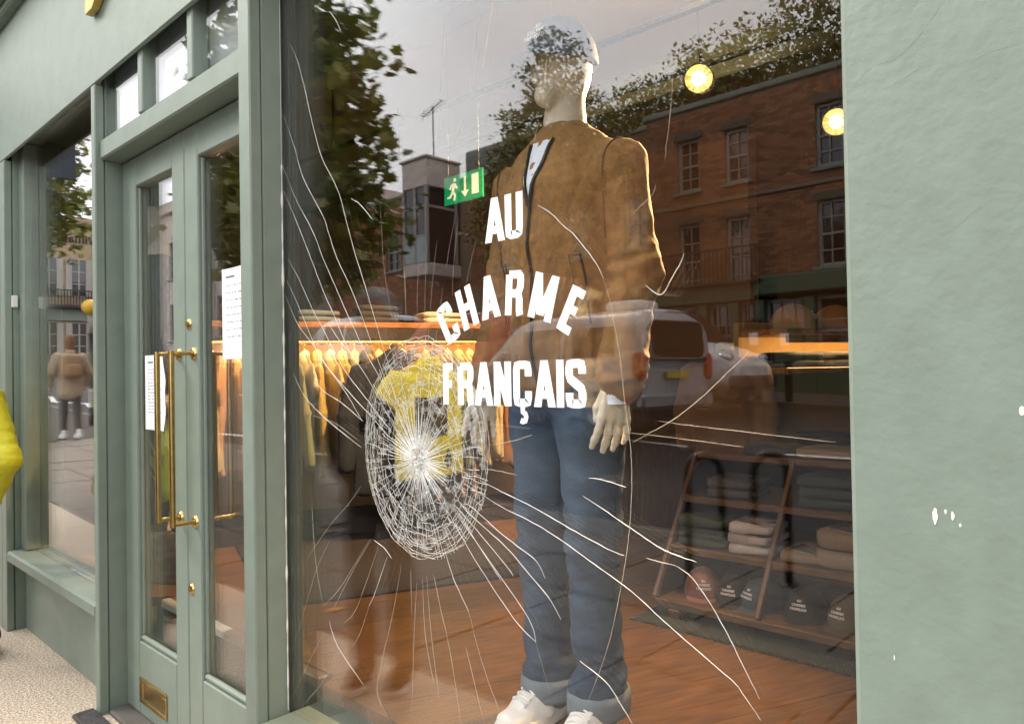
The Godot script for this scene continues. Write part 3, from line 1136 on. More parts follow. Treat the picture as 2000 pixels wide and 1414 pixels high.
func crack(pane: Node3D, l: String, z: float, r: float, m: Material) -> void:
	var p := smooth_line(l, 6, 0.0003, z)
	var rad := []
	for k in p.size():
		var e := minf(k, p.size() - 1 - k) / float(p.size())
		rad.append(r * (0.45 + 0.75 * minf(1.0, e * 5.0)) * (0.8 + 0.4 * nz.get_noise_2d(k * 40.0, l.length() * 77.0)))
	var t := MB.new()
	tube(t, p, rad, 4)
	part("crack", t.done(), m, pane)


# ---------------------------------------------------------------- condensed block lettering, drawn as strokes in a box 1 wide and 1 high
const GLYPH := {
	"A": ["0,0 .5,1", ".5,1 1,0", ".24,.27 .76,.27"],
	"U": ["0,1 0,.25 .06,.1 .2,.02 .5,0 .8,.02 .94,.1 1,.25 1,1"],
	"C": ["1,.66 1,.8 .93,.93 .78,.99 .5,1 .22,.99 .07,.93 0,.8 0,.2 .07,.07 .22,.01 .5,0 .78,.01 .93,.07 1,.2 1,.34"],
	"H": ["0,0 0,1", "1,0 1,1", "0,.52 1,.52"],
	"R": ["0,0 0,1", "0,1 .62,1 .86,.96 .98,.86 1,.76 .98,.63 .86,.53 .62,.49 0,.49", ".62,.49 .84,.46 .93,.36 .95,.1 1.02,0"],
	"M": ["0,0 0,1", "1,0 1,1", "0,1 .5,.1", ".5,.1 1,1"],
	"E": ["0,0 0,1", "0,1 .95,1", "0,.52 .85,.52", "0,0 .97,0"],
	"F": ["0,0 0,1", "0,1 .97,1", "0,.5 .85,.5"],
	"N": ["0,0 0,1", "1,0 1,1", "0,1 1,0"],
	"I": ["0,0 0,1"],
	"S": ["1,.7 1,.8 .93,.93 .78,.99 .5,1 .22,.99 .07,.93 0,.82 .0,.7 .08,.6 .5,.5 .92,.4 1,.3 1,.18 .93,.07 .78,.01 .5,0 .22,.01 .07,.07 0,.2 0,.31"],
	"¸": [".5,0 .5,-.12 .72,-.15 .82,-.22 .72,-.31 .5,-.33 .3,-.3"],
}


func glyph(ch: String, w: float, h: float, sw: float) -> ArrayMesh:
	# stroke centres stay half a stroke inside the box; each stroke lies a hair above the one before
	var m := MB.new()
	var n := 0
	var list: Array = GLYPH[ch].duplicate()
	for l: String in list:
		var c := []
		for q in l.split(" "):
			var t := q.split(",")
			c.append(Vector2(lerpf(sw / 2, w - sw / 2, t[0].to_float()) if ch != "I" else sw / 2, lerpf(0.0, h, t[1].to_float())))
		var two := c.size() == 2
		var level := absf(c[0].y - c[-1].y) < 0.001
		for k in c.size():   # horizontals keep inside the height
			if ch in ["C", "U", "S", "R", "¸"] or level:
				c[k].y = clampf(c[k].y, sw * 0.42 if ch != "¸" else -99.0, h - sw * 0.42) if not (ch in ["R", "U"] and (k == 0 or k == c.size() - 1) and c[k].y < sw or ch == "U" and c[k].y > h - sw) else c[k].y
		var left := []
		var right := []
		for k in c.size():
			var a: Vector2 = c[maxi(k - 1, 0)]
			var b: Vector2 = c[mini(k + 1, c.size() - 1)]
			var d := (b - a).normalized()
			var half := sw / 2 * (0.90 if absf(d.y) < 0.25 else 1.0)
			if two and absf(d.x) > 0.05 and absf(d.y) > 0.05:   # slanting strokes end level with the line
				half /= maxf(0.3, absf(d.y))
				left.append(c[k] + Vector2(-half, 0))
				right.append(c[k] + Vector2(half, 0))
			else:
				var s := d.orthogonal() * half
				left.append(c[k] - s)
				right.append(c[k] + s)
		var z := 0.0003 + n * 0.00006
		for k in c.size() - 1:
			m.poly([Vector3(left[k].x, left[k].y, z), Vector3(left[k + 1].x, left[k + 1].y, z), Vector3(right[k + 1].x, right[k + 1].y, z), Vector3(right[k].x, right[k].y, z)], Vector3.BACK)
			m.poly([Vector3(left[k].x, left[k].y, 0), Vector3(left[k + 1].x, left[k + 1].y, 0), Vector3(left[k + 1].x, left[k + 1].y, z), Vector3(left[k].x, left[k].y, z)], Vector3(left[k].x - right[k].x, left[k].y - right[k].y, 0))
			m.poly([Vector3(right[k].x, right[k].y, 0), Vector3(right[k + 1].x, right[k + 1].y, 0), Vector3(right[k + 1].x, right[k + 1].y, z), Vector3(right[k].x, right[k].y, z)], Vector3(right[k].x - left[k].x, right[k].y - left[k].y, 0))
		n += 1
	return m.done()


func letter(pane: Node3D, ch: String, w: float, h: float, at: Vector2, turn := 0.0) -> void:
	# "at" is the middle of the letter's foot
	var names_of := {"Ç": "C"}
	var o := part("letter", glyph(names_of.get(ch, ch), w, h, 0.0186), mats.white_film, pane)
	var b := Basis(Vector3.BACK, turn)
	o.transform = Transform3D(b, Vector3(at.x, at.y, GLASS_Z + 0.0012) + b * Vector3(-w / 2, 0, 0))
	if ch == "Ç":
		var ce := part("cedilla", glyph("¸", w * 0.8, h, 0.012), mats.white_film, pane)
		ce.transform = Transform3D(b, Vector3(at.x, at.y, GLASS_Z + 0.0012) + b * Vector3(-w * 0.4, 0, 0))


func build_lettering(pane: Node3D) -> void:
	letter(pane, "A", 0.058, 0.093, Vector2(-1.083, 1.613))
	letter(pane, "U", 0.050, 0.093, Vector2(-1.028, 1.613))
	var word := "CHARME"
	var r := 0.30
	var angles := [31.5, 20.0, 8.0, -4.3, -17.5, -31.0]
	var widths := [0.051, 0.051, 0.056, 0.051, 0.063, 0.045]
	for k in 6:
		var an: float = deg_to_rad(angles[k])
		letter(pane, word[k], widths[k], 0.091, Vector2(-1.055 - sin(an) * r, 1.157 + cos(an) * r), an * 0.93)
	word = "FRANÇAIS"
	widths = [0.043, 0.051, 0.056, 0.050, 0.051, 0.056, 0.0172, 0.050]
	var x := -1.254
	for k in 8:
		letter(pane, word[k], widths[k], 0.092, Vector2(x + widths[k] / 2, 1.2705))
		x += widths[k] + (0.0028 if word[k] in ["A"] or k == 1 else 0.0055)


# ---------------------------------------------------------------- indoors
func build_interior() -> void:
	var fl := struct("shop_floor", one_box(Vector3(-7.4, 0.2, -7.2), Vector3(2.9, 0.372, -0.405)), mats.dark_wood, "warm brown plank floor of the shop, laid askew to the window")
	var lip := one_box(Vector3(-7.4, 0.2, -0.402), Vector3(-3.36, 0.372, -0.302))
	part("floor_edge", lip, mats.dark_wood, fl)
	part("floor_edge", one_box(Vector3(-2.018, 0.2, -0.402), Vector3(2.9, 0.372, -0.302)), mats.dark_wood, fl)
	# planks run along the turned axis; each is cut to the room
	var room := PackedVector2Array([Vector2(-7.3, -6.2), Vector2(1.3, -6.2), Vector2(1.3, -0.218), Vector2(-1.96, -0.218), Vector2(-2.0, -0.279), Vector2(-3.25, -0.279), Vector2(-3.3, -0.218), Vector2(-7.3, -0.218)])
	var b := Basis(Vector3.UP, RAIL_TURN)
	var inv := b.inverse()
	var cut := PackedVector2Array()
	for p in room:
		var q := inv * Vector3(p.x, 0, p.y)
		cut.append(Vector2(q.x, q.z))
	var lo := cut[0]
	var hi := cut[0]
	for p in cut:
		lo = lo.min(p)
		hi = hi.max(p)
	var zz := lo.y
	var wide := 0.235
	while zz < hi.y:
		var x := lo.x - rng.randf() * 2.0
		while x < hi.x:
			var len := rng.randf_range(1.7, 2.6)
			var got := Geometry2D.intersect_polygons(cut, PackedVector2Array([Vector2(x + 0.001, zz + 0.001), Vector2(x + len - 0.001, zz + 0.001), Vector2(x + len - 0.001, zz + wide - 0.001), Vector2(x + 0.001, zz + wide - 0.001)]))
			for g in got:
				var m := MB.new()
				m.tinted = true
				var k := rng.randf_range(0.8, 1.15)
				m.col = Color(0.23 * k, 0.105 * k, 0.036 * k * rng.randf_range(0.9, 1.1))
				var flat := PackedVector2Array()
				for p in g:
					flat.append(Vector2(p.x, -p.y))
				extrude(m, flat, 0.037, Basis(Vector3.RIGHT, -PI / 2), Vector3(0, -0.037 + rng.randf_range(-0.0006, 0.0), 0))
				var o := part("plank", m.done(), mats.floor_wood, fl, Vector3(0, FLOOR_Y, 0))
				o.rotation.y = RAIL_TURN
			x += len
		zz += wide
	struct("shop_left_wall", one_box(Vector3(-7.6, 0.2, -7.4), Vector3(-7.402, 3.422, -0.302)), mats.shop_wall, "brown painted side wall at the far left inside the shop")
	struct("shop_back_wall", one_box(Vector3(-7.4, 0.2, -7.4), Vector3(2.9, 3.42, -7.202)), mats.shop_wall, "brown painted wall at the back of the shop")
	struct("shop_right_wall", one_box(Vector3(2.902, 0.2, -7.4), Vector3(3.1, 3.422, -0.302)), mats.shop_wall, "brown painted side wall at the right inside the shop")
	var ce := struct("shop_ceiling", one_box(Vector3(-7.6, 3.424, -7.6), Vector3(3.2, 3.6, -0.62)), mats.shop_ceiling, "green grey ceiling of the shop with boxed beams along the front")
	for z in [-1.15, -3.3]:
		part("beam", one_box(Vector3(-7.39, 2.93 + (-z - 1.15) * 0.12, z - 0.16), Vector3(2.89, 3.42, z), 0.012), mats.shop_beam, ce)
	# brown partition deeper in the shop, square to the street
	solid("partition_wall", one_box(Vector3(-7.39, FLOOR_Y + 0.001, -4.6), Vector3(-2.6, 3.42, -4.45)), mats.shop_wall, "tall brown partition wall behind the clothes rail", "wall")
	# dark rug by the door
	var mrug := MB.new()
	extrude(mrug, PackedVector2Array([Vector2(-2.75, 0.46), Vector2(-2.24, 1.62), Vector2(-3.6, 2.35), Vector2(-4.2, 1.0)]), 0.008, Basis(Vector3.RIGHT, -PI / 2), Vector3(0, FLOOR_Y + 0.001, 0))
	solid("entrance_rug", mrug.done(), mats.dark_rug, "dark brown rug on the planks below the clothes rail", "rug")
	# spotlights on a black track
	var tr := thing("light_track", "thin black lighting track under the ceiling, with round lamps on it", "light track")
	for z in [-2.0, -2.6]:
		var tm := MB.new()
		box(tm, Vector3(-5.2, 2.965, z - 0.018), Vector3(0.4, 2.99, z + 0.018), 0.003)
		part("rail", tm.done(), mats.black_metal, tr)
		for x in [-4.6, -0.4]:
			part("hanger", one_box(Vector3(x - 0.006, 2.991, z - 0.006), Vector3(x + 0.006, 3.423, z + 0.006)), mats.black_metal, tr)
	spot(Vector3(-1.655, 2.650, -2.0), Vector3(-1.08, 1.70, -0.58), 12.0, "glowing round spotlight above the left shoulder of the suede jacket", 2.97, 17.0)
	spot(Vector3(-1.270, 2.500, -2.6), Vector3(-1.04, 1.72, -0.56), 16.0, "glowing round spotlight half hidden by the rendered wall", 2.97, 17.0)
	spot(Vector3(-1.75, 3.1, -1.45), Vector3(-3.6, 0.95, -1.55), 11.0, "round spotlight high up, aimed down at the clothes rail", 3.42, 34.0)
	spot(Vector3(-1.0, 3.1, -1.40), Vector3(-1.5, 0.4, -0.45), 5.5, "round spotlight high up, aimed down at the display floor", 3.42, 25.0)
	spot(Vector3(-1.5, 3.2, -1.75), Vector3(-4.2, 2.1, -4.4), 1.0, "round spotlight high up, aimed at the brown partition", 3.42, 48.0)


func spot(at: Vector3, aim: Vector3, energy: float, label: String, track: float, cone := 30.0) -> void:
	var t := thing("spotlight", label, "spotlight", at, 0.0, "spotlights on the ceiling track")
	var d := (aim - at).normalized()
	var side := d.cross(Vector3.UP).normalized()
	var b := Basis(side, -d, side.cross(-d))
	var m := MB.new()
	lathe(m, [[0.0, 0.145], [0.028, 0.14], [0.034, 0.11], [0.042, 0.03], [0.066, 0.0], [0.069, -0.004], [0.064, -0.004], [0.055, 0.014], [0.0, 0.014]], 28, Vector3.ZERO, b, false)
	part("housing", m.done(), mats.black_metal, t)
	var r := MB.new()
	lathe(r, [[0.0, 0.004], [0.060, 0.004], [0.061, 0.000], [0.0, 0.000]], 28, Vector3.ZERO, b)
	part("reflector", r.done(), mats.lamp_glow, t)
	var bu := MB.new()
	lathe(bu, [[0.0, -0.001], [0.030, -0.001], [0.028, -0.007], [0.0, -0.012]], 22, Vector3.ZERO, b)
	part("bulb", bu.done(), mats.bulb_glow, t)
	var arm := MB.new()
	tube(arm, [b * Vector3(0, 0.12, 0), Vector3(-0.0, track - at.y - 0.004, 0.0)], 0.007, 8)
	part("arm", arm.done(), mats.black_metal, t)
	var l := SpotLight3D.new()
	l.name = "lamp"
	l.light_color = Color(1.0, 0.82, 0.57)
	l.light_energy = energy
	l.light_size = 0.05
	l.spot_angle = cone
	l.spot_angle_attenuation = 0.8
	l.spot_range = 12.0
	l.spot_attenuation = 2.0
	l.shadow_enabled = true
	t.add_child(l)
	l.look_at_from_position(d * 0.03, d * 0.5, Vector3.UP)
	l.position = d * 0.03


# ---------------------------------------------------------------- mannequins
func wrinkle_jacket(p: Vector3, n: Vector3) -> float:
	var d := 0.0
	d += nz.get_noise_3d(p.x * 900.0 + p.y * 300.0, p.y * 240.0, p.z * 900.0) * 0.0075
	d += nz.get_noise_3d(p.x * 2600.0 - p.y * 900.0, p.y * 800.0, p.z * 2400.0 + 90.0) * 0.0030
	var ax := absf(p.x)
	if ax > 0.178:   # sleeves crumple round the elbow and above the cuff
		var w := exp(-pow((p.y - 1.16) / 0.10, 2.0)) * 0.9 + exp(-pow((p.y - 0.94) / 0.06, 2.0)) * 1.3 + 0.25
		d += nz.get_noise_3d(p.x * 500.0, p.y * 2300.0 + p.z * 800.0, p.z * 500.0 + 33.0) * 0.0095 * w
	else:
		var w2 := exp(-pow((p.y - 1.0) / 0.07, 2.0))
		d += nz.get_noise_3d(p.x * 2400.0, p.y * 500.0, p.z * 1500.0 + 12.0) * 0.012 * w2
		d += nz.get_noise_3d((p.x + p.y * 0.6) * 900.0, p.y * 150.0, 7.0) * 0.008 * smoothstep(1.2, 1.4, p.y)
	return d


func wrinkle_jeans(p: Vector3, n: Vector3) -> float:
	var w := exp(-pow((p.y - 0.50) / 0.12, 2.0)) + 1.2 * exp(-pow((p.y - 0.14) / 0.10, 2.0)) + 0.8 * exp(-pow((p.y - 0.86) / 0.07, 2.0)) + 0.2
	return nz.get_noise_3d(p.x * 700.0 + 11.0, p.y * 1900.0 + p.x * 900.0, p.z * 900.0) * 0.0135 * w + nz.get_noise_3d(p.x * 800.0, p.y * 200.0, p.z * 800.0) * 0.005


func tint_jeans(p: Vector3, n: Vector3) -> Color:
	# worn paler on the thighs and shins, whiskered at the folds
	var f := clampf(n.z, 0.0, 1.0)
	var t := f * (exp(-pow((p.y - 0.68) / 0.17, 2.0)) + 0.55 * exp(-pow((p.y - 0.32) / 0.13, 2.0)))
	t += 0.5 * maxf(0.0, nz.get_noise_3d(p.x * 900.0, p.y * 2000.0, p.z * 900.0))
	var k := clampf(t, 0.0, 1.0)
	return Color(0.021, 0.047, 0.098).lerp(Color(0.085, 0.145, 0.235), k)


func hand_prims(s: float) -> Array:
	# a left hand for s = 1, hanging straight down from its wrist, its back turned outwards
	var P := []
	P.append(Prim.new(Vector3(0, 0.03, 0), Vector3(0, -0.015, 0.002), 0.026, 0.021, 0.029, 0.017, Vector3.BACK))
	P.append(Prim.new(Vector3(0, -0.012, 0.0), Vector3(-0.002 * s, -0.068, 0.002), 0.034, 0.0145, 0.040, 0.0125, Vector3.BACK))
	var f := [[0.033, 0.070, 0.0090, 0.008], [0.011, 0.078, 0.0094, 0.0], [-0.012, 0.073, 0.0090, -0.004], [-0.033, 0.056, 0.0080, -0.010]]
	for q in f:
		var a := Vector3(-0.002 * s, -0.066, q[0])
		var l: float = q[1]
		var r: float = q[2]
		var c := a + Vector3(-0.003 * s, -l * 0.45, q[3] * 0.6)
		var e := c + Vector3(-0.010 * s, -l * 0.32, q[3] * 0.4)
		var g := e + Vector3(-0.010 * s, -l * 0.24, 0)
		P.append(cap(a + Vector3(0, 0.03, -q[0] * 0.2), a, r * 1.1, r * 1.12))
		P.append(cap(a, c, r * 1.1, r))
		P.append(cap(c, e, r, r * 0.9))
		P.append(cap(e, g, r * 0.9, r * 0.78))
	var t0 := Vector3(-0.012 * s, -0.010, 0.022)
	var t1 := Vector3(-0.029 * s, -0.044, 0.030)
	var t2 := Vector3(-0.032 * s, -0.072, 0.030)
	P.append(cap(t0, t1, 0.014, 0.0115))
	P.append(cap(t1, t2, 0.0115, 0.0085))
	return P


var hand_l: ArrayMesh
var hand_r: ArrayMesh
var sneaker: ArrayMesh
var sole: ArrayMesh


func build_mannequins() -> void:
	hand_l = body(hand_prims(1.0), 0.007, 0.003)
	hand_r = body(hand_prims(-1.0), 0.007, 0.003)
	var t := thing("mannequin", "white mannequin in brown suede jacket, jeans and pale blue cap behind the cracked pane", "mannequin", Vector3(-1.240, FLOOR_Y, -0.515))
	# jacket
	var J := []
	var ring := [[0.905, 0.152, 0.112, 0.004], [0.97, 0.162, 0.118, 0.006], [1.10, 0.163, 0.117, 0.008], [1.25, 0.176, 0.125, 0.010], [1.38, 0.182, 0.122, 0.006], [1.465, 0.158, 0.098, -0.004], [1.515, 0.098, 0.075, -0.008]]
	for k in ring.size() - 1:
		var a: Array = ring[k]
		var c: Array = ring[k + 1]
		J.append(Prim.new(Vector3(0, a[0], a[3]), Vector3(0, c[0], c[3]), a[1], a[2], c[1], c[2]))
	J.append(Prim.new(Vector3(0, 1.495, -0.012), Vector3(0, 1.522, -0.012), 0.080, 0.072, 0.074, 0.070))
	var sh := Vector3(0.172, 1.436, -0.012)
	var el := Vector3(0.216, 1.19, -0.014)
	var wr := Vector3(0.222, 0.925, 0.066)
	for s in [1.0, -1.0]:
		var f := Vector3(s, 1, 1)
		J.append(cap(Vector3(0.07, 1.475, -0.01) * f, sh * f, 0.064, 0.065))
		J.append(cap(sh * f, el * f, 0.066, 0.062))
		J.append(cap(el * f, wr * f, 0.062, 0.052))
		J.append(cap(wr * f, (wr + Vector3(-0.002, -0.035, 0.008)) * f, 0.055, 0.043))
	var jacket := part("jacket", body(J, 0.030, 0.0075, wrinkle_jacket), mats.suede, t, Vector3.ZERO)
	# zip, its open throat, the welt pockets, the seams
	var front := func(x: float, y: float, lift: float) -> Vector3:
		var p := march(J, 0.03, Vector3(x, y, 0.4), Vector3.FORWARD)
		p.z += lift + wrinkle_jacket(p, Vector3.BACK)
		return p
	var zl := []
	for k in 34:
		zl.append(front.call(0.004 * sin(k * 0.4), lerpf(0.885, 1.35, k / 33.0), 0.0012))
	var zm := MB.new()
	tube(zm, zl, 0.0048, 6)
	for s in [-1.0, 1.0]:
		var e := []
		for k in 12:
			e.append(front.call(s * lerpf(0.002, 0.040, k / 11.0), lerpf(1.35, 1.520, k / 11.0), 0.002))
		tube(zm, e, 0.0058, 6)
	part("zip", zm.done(), mats.zip, jacket)
	var vm := MB.new()
	var lastl := Vector3.ZERO
	var lastr := Vector3.ZERO
	for k in 12:
		var y := lerpf(1.355, 1.525, k / 11.0)
		var l: Vector3 = front.call(-lerpf(0.002, 0.036, k / 11.0), y, 0.0016)
		var r: Vector3 = front.call(lerpf(0.002, 0.036, k / 11.0), y, 0.0016)
		if k:
			vm.smooth(true)
			vm.poly([lastl, lastr, r, l], Vector3.BACK)
		lastl = l
		lastr = r
	part("shirt", vm.done(), mats.shirt_stripe, t, Vector3.ZERO, "pale blue shirt showing in the open collar")
	for s in [-1.0, 1.0]:
		var pm := MB.new()
		var q0 := []
		var q1 := []
		for k in 7:
			var y := lerpf(1.045, 1.215, k / 6.0)
			q0.append(front.call(s * (0.118 - 0.012 * k / 6.0), y, 0.004))
			q1.append(front.call(s * (0.143 - 0.012 * k / 6.0), y, 0.003))
		for k in 6:
			pm.poly([q0[k], q1[k], q1[k + 1], q0[k + 1]], Vector3(0, 0, 1))
		tube(pm, q0, 0.0022, 6)
		var slot := MB.new()
		tube(slot, q1, 0.0034, 6)
		part("pocket_opening", slot.done(), mats.zip, jacket)
		tube(pm, [q0[6], q1[6]], 0.0022, 6)
		part("pocket", pm.done(), mats.suede, jacket)
		var sm := MB.new()
		var loop := []
		for k in 41:
			var an := TAU * k / 40.0
			var c := Vector3(s * 0.178, 1.42, -0.01)
			var d := Vector3(s * 0.10 * maxf(0.0, sin(an)), sin(an), cos(an)).normalized()
			var p := march(J, 0.03, c + d * 0.25, -d)
			loop.append(p + d * (0.0006 + wrinkle_jacket(p, d)))
		tube(sm, loop, 0.0022, 6)
		part("seam", sm.done(), mats.seam, jacket)
	# rib collar, hem band, cuffs
	var cm := MB.new()
	var collar := []
	for h in [[1.515, 0.0765, 0.0735], [1.545, 0.0745, 0.0735], [1.572, 0.0715, 0.0725], [1.577, 0.067, 0.069], [1.568, 0.064, 0.066], [1.53, 0.062, 0.063]]:
		var rr := []
		for k in 44:
			var an := lerpf(0.42, TAU - 0.42, k / 43.0)
			var dip: float = -0.040 * (0.5 + 0.5 * cos(an)) * (1.0 if h[0] > 1.54 else 0.45)
			rr.append(Vector3(sin(an) * h[1], h[0] + dip, cos(an) * h[2] - 0.012))
		collar.append(rr)
	cm.smooth(true)
	for k in collar.size() - 1:
		for j in 43:
			var qq := [collar[k][j], collar[k][j + 1], collar[k + 1][j + 1], collar[k + 1][j]]
			cm.poly(qq, Vector3(mid(qq).x, 0.02, mid(qq).z) if k < 3 else -Vector3(mid(qq).x, -0.02, mid(qq).z))
	part("collar", cm.done(), mats.suede, jacket)
	var sc := MB.new()
	for s in [-1.0, 1.0]:   # shirt collar points above the rib
		sc.smooth(true)
		var up := []
		var dn := []
		for k in 16:
			var an := lerpf(0.30, 2.7, k / 15.0)
			up.append(Vector3(s * sin(an) * 0.0595, 1.592 - 0.050 * (0.5 + 0.5 * cos(an)), cos(an) * 0.063 - 0.012))
			dn.append(Vector3(s * sin(an) * 0.063, 1.54 - 0.055 * maxf(0.0, cos(an) - 0.2), cos(an) * 0.068 - 0.010))
		for k in 15:
			sc.poly([up[k], up[k + 1], dn[k + 1], dn[k]], Vector3(up[k].x, 0, up[k].z))
	part("shirt_collar", sc.done(), mats.shirt_stripe, t)
	# jeans
	var B := []
	B.append(Prim.new(Vector3(0, 0.965, 0), Vector3(0, 0.885, 0), 0.148, 0.100, 0.158, 0.108))
	for s in [1.0, -1.0]:
		var f := Vector3(s, 1, 1)
		B.append(Prim.new(Vector3(0.078, 0.89, 0) * f, Vector3(0.084, 0.78, 0.006) * f, 0.084, 0.100, 0.083, 0.092))
		B.append(Prim.new(Vector3(0.084, 0.78, 0.006) * f, Vector3(0.084, 0.48, 0.010) * f, 0.083, 0.092, 0.062, 0.070))
		B.append(Prim.new(Vector3(0.084, 0.48, 0.010) * f, Vector3(0.080, 0.12, -0.012) * f, 0.062, 0.070, 0.060, 0.072))
		B.append(Prim.new(Vector3(0.080, 0.12, -0.012) * f, Vector3(0.080, 0.085, -0.010) * f, 0.063, 0.076, 0.063, 0.078))
	var jeans := part("jeans", body(B, 0.022, 0.0075, wrinkle_jeans, tint_jeans), mats.denim, t)
	for s in [-1.0, 1.0]:
		var rm := MB.new()
		lathe(rm, [[0.070, 0.120], [0.0765, 0.119], [0.0785, 0.10], [0.0785, 0.072], [0.076, 0.062], [0.064, 0.062], [0.062, 0.075]], 36, Vector3(s * 0.080, 0, -0.010), Basis.from_scale(Vector3(0.98, 1, 1.16)), false)
		part("turn_up", rm.done(), mats.cuff_denim, jeans)
		var seam := []
		var sm := MB.new()
		for k in 30:
			var y := lerpf(0.13, 0.86, k / 29.0)
			var p := march(B, 0.022, Vector3(s * 0.4, y, 0.004), Vector3(-s, 0, 0))
			seam.append(p + Vector3(s * (0.0006 + wrinkle_jeans(p, Vector3(s, 0, 0))), 0, 0))
		tube(sm, seam, 0.0016, 5)
		part("seam", sm.done(), mats.dark_denim, jeans)
	# head, neck
	var H := []
	H.append(Prim.new(Vector3(0, 1.775, -0.006), Vector3(0, 1.735, 0.002), 0.074, 0.095, 0.072, 0.092))
	H.append(Prim.new(Vector3(0, 1.72, 0.026), Vector3(0, 1.650, 0.064), 0.056, 0.054, 0.023, 0.026))
	H.append(cap(Vector3(0, 1.725, 0.092), Vector3(0, 1.69, 0.104), 0.009, 0.012))
	H.append(cap(Vector3(0, 1.655, 0.074), Vector3(0, 1.650, 0.076), 0.018, 0.018))
	H.append(Prim.new(Vector3(0, 1.71, -0.018), Vector3(0, 1.60, -0.012), 0.052, 0.054, 0.051, 0.053))
	H.append(Prim.new(Vector3(0, 1.60, -0.012), Vector3(0, 1.50, -0.012), 0.051, 0.053, 0.060, 0.058))
	var hm := part("head", body(H, 0.022, 0.005), mats.mannequin_white, t)
	hm.position = Vector3(0, -0.01, 0.0)
	# hands
	part("hand", hand_l, mats.mannequin_white, t, wr + Vector3(-0.004, -0.042, 0.016)).rotation = Vector3(-0.10, -0.42, 0)
	part("hand", hand_r, mats.mannequin_white, t, wr * Vector3(-1, 1, 1) + Vector3(0.004, -0.042, 0.016)).rotation = Vector3(-0.25, -0.5, 0)
	for s in [-1.0, 1.0]:
		var km := MB.new()
		lathe(km, [[0.027, -0.072], [0.0295, -0.074], [0.031, -0.06], [0.031, -0.03]], 20, wr * Vector3(s, 1, 1) + Vector3(-0.004 * s, 0.0, 0.014), Basis.from_scale(Vector3(0.85, 1, 1.12)), false)
		part("shirt_cuff", km.done(), mats.shirt_stripe, t)
	# trainers
	var S := []
	S.append(Prim.new(Vector3(0, 0.040, -0.055), Vector3(0, 0.036, 0.05), 0.036, 0.038, 0.046, 0.034))
	S.append(Prim.new(Vector3(0, 0.036, 0.05), Vector3(0, 0.030, 0.150), 0.046, 0.034, 0.040, 0.024))
	S.append(Prim.new(Vector3(0, 0.050, -0.045), Vector3(0, 0.115, -0.030), 0.040, 0.048, 0.040, 0.050, Vector3.RIGHT))
	S.append(Prim.new(Vector3(0, 0.105, 0.0), Vector3(0, 0.056, 0.095), 0.032, 0.022, 0.032, 0.020))
	sneaker = body(S, 0.025, 0.005)
	var so := MB.new()
	var prs := []
	for h in [[0.0, 0.97], [0.004, 1.0], [0.024, 1.0], [0.028, 0.97]]:
		var rr := []
		for k in 36:
			var an := TAU * k / 36.0
			var zz := cos(an) * 0.143 + 0.043
			var ww := 0.047 + 0.007 * clampf((zz - 0.02) / 0.1, -1.0, 1.0)
			rr.append(Vector3(signf(sin(an)) * pow(absf(sin(an)), 0.62) * ww * h[1], h[0], 0.043 + (zz - 0.043) * h[1]))
		prs.append(rr)
	loft(so, prs)
	sole = so.done()
	for s in [-1.0, 1.0]:
		var n := part("shoe", sneaker, mats.trainer_white, t, Vector3(s * 0.082, 0.004, -0.002))
		n.rotation.y = s * 0.10 + 0.05
		part("sole", sole, mats.sole_white, n)
		var lm := MB.new()
		for k in 6:
			var z := 0.012 + k * 0.017
			var row := []
			var row2 := []
			for i in 7:
				var x := lerpf(-0.026, 0.026, i / 6.0)
				row.append(march(S, 0.025, Vector3(x, 0.25, z + 0.012), Vector3.DOWN) + Vector3(0, 0.0025, 0))
				row2.append(march(S, 0.025, Vector3(x, 0.25, z + 0.010 + 0.010 * i / 6.0), Vector3.DOWN) + Vector3(0, 0.004, 0))
			tube(lm, row, 0.0040, 6)
			tube(lm, row2, 0.0034, 6)
		part("laces", lm.done(), mats.trainer_white, n)
		var tg := MB.new()
		box(tg, Vector3(-0.024, -0.045, -0.004), Vector3(0.024, 0.03, 0.004), 0.004, Basis(Vector3.RIGHT, -0.45), Vector3(0, 0.150, 0.012))
		part("tongue", tg.done(), mats.trainer_white, n)
	var cp := part("cap", cap_crown(), mats.cap_blue, t, Vector3(0, 1.758, 0.0))
	cp.rotation.x = 0.05
	part("brim", cap_brim(), mats.cap_blue, cp)
	embroider(cp, mats.paper)
	# the second mannequin, in navy, in the side window
	var c := copy_of(t, "mannequin", "white mannequin in navy shirt and dark trousers seen through the left door leaf", Vector3(-4.05, FLOOR_Y, -0.54), 0.1)
	for o in c.get_children():
		var nm := String(o.name)
		if nm == "cap":
			c.remove_child(o)
			o.free()
		elif nm == "jacket":
			o.material_override = mats.navy_cloth
			for q in o.get_children():
				q.material_override = mats.navy_cloth
		elif nm == "jeans":
			o.material_override = mats.dark_denim
			for q in o.get_children():
				q.material_override = mats.dark_denim


func cap_crown() -> ArrayMesh:
	var m := MB.new()
	var rr := []
	for k in 13:
		var la := lerpf(0.0, PI / 2 - 0.06, k / 12.0)
		var r := []
		for s in 42:
			var an := TAU * s / 42.0
			var seam := 1.0 - 0.012 * pow(absf(cos(an * 3.0)), 14.0)
			r.append(Vector3(sin(an) * 0.089 * cos(la) * seam, -0.015 + 0.125 * pow(sin(la), 0.86) * seam, cos(an) * 0.113 * pow(cos(la), 0.9) * seam - 0.004))
		rr.append(r)
	loft(m, rr, false)
	lathe(m, [[0.0, 0.113], [0.007, 0.112], [0.008, 0.109], [0.006, 0.105]], 10)
	return m.done()


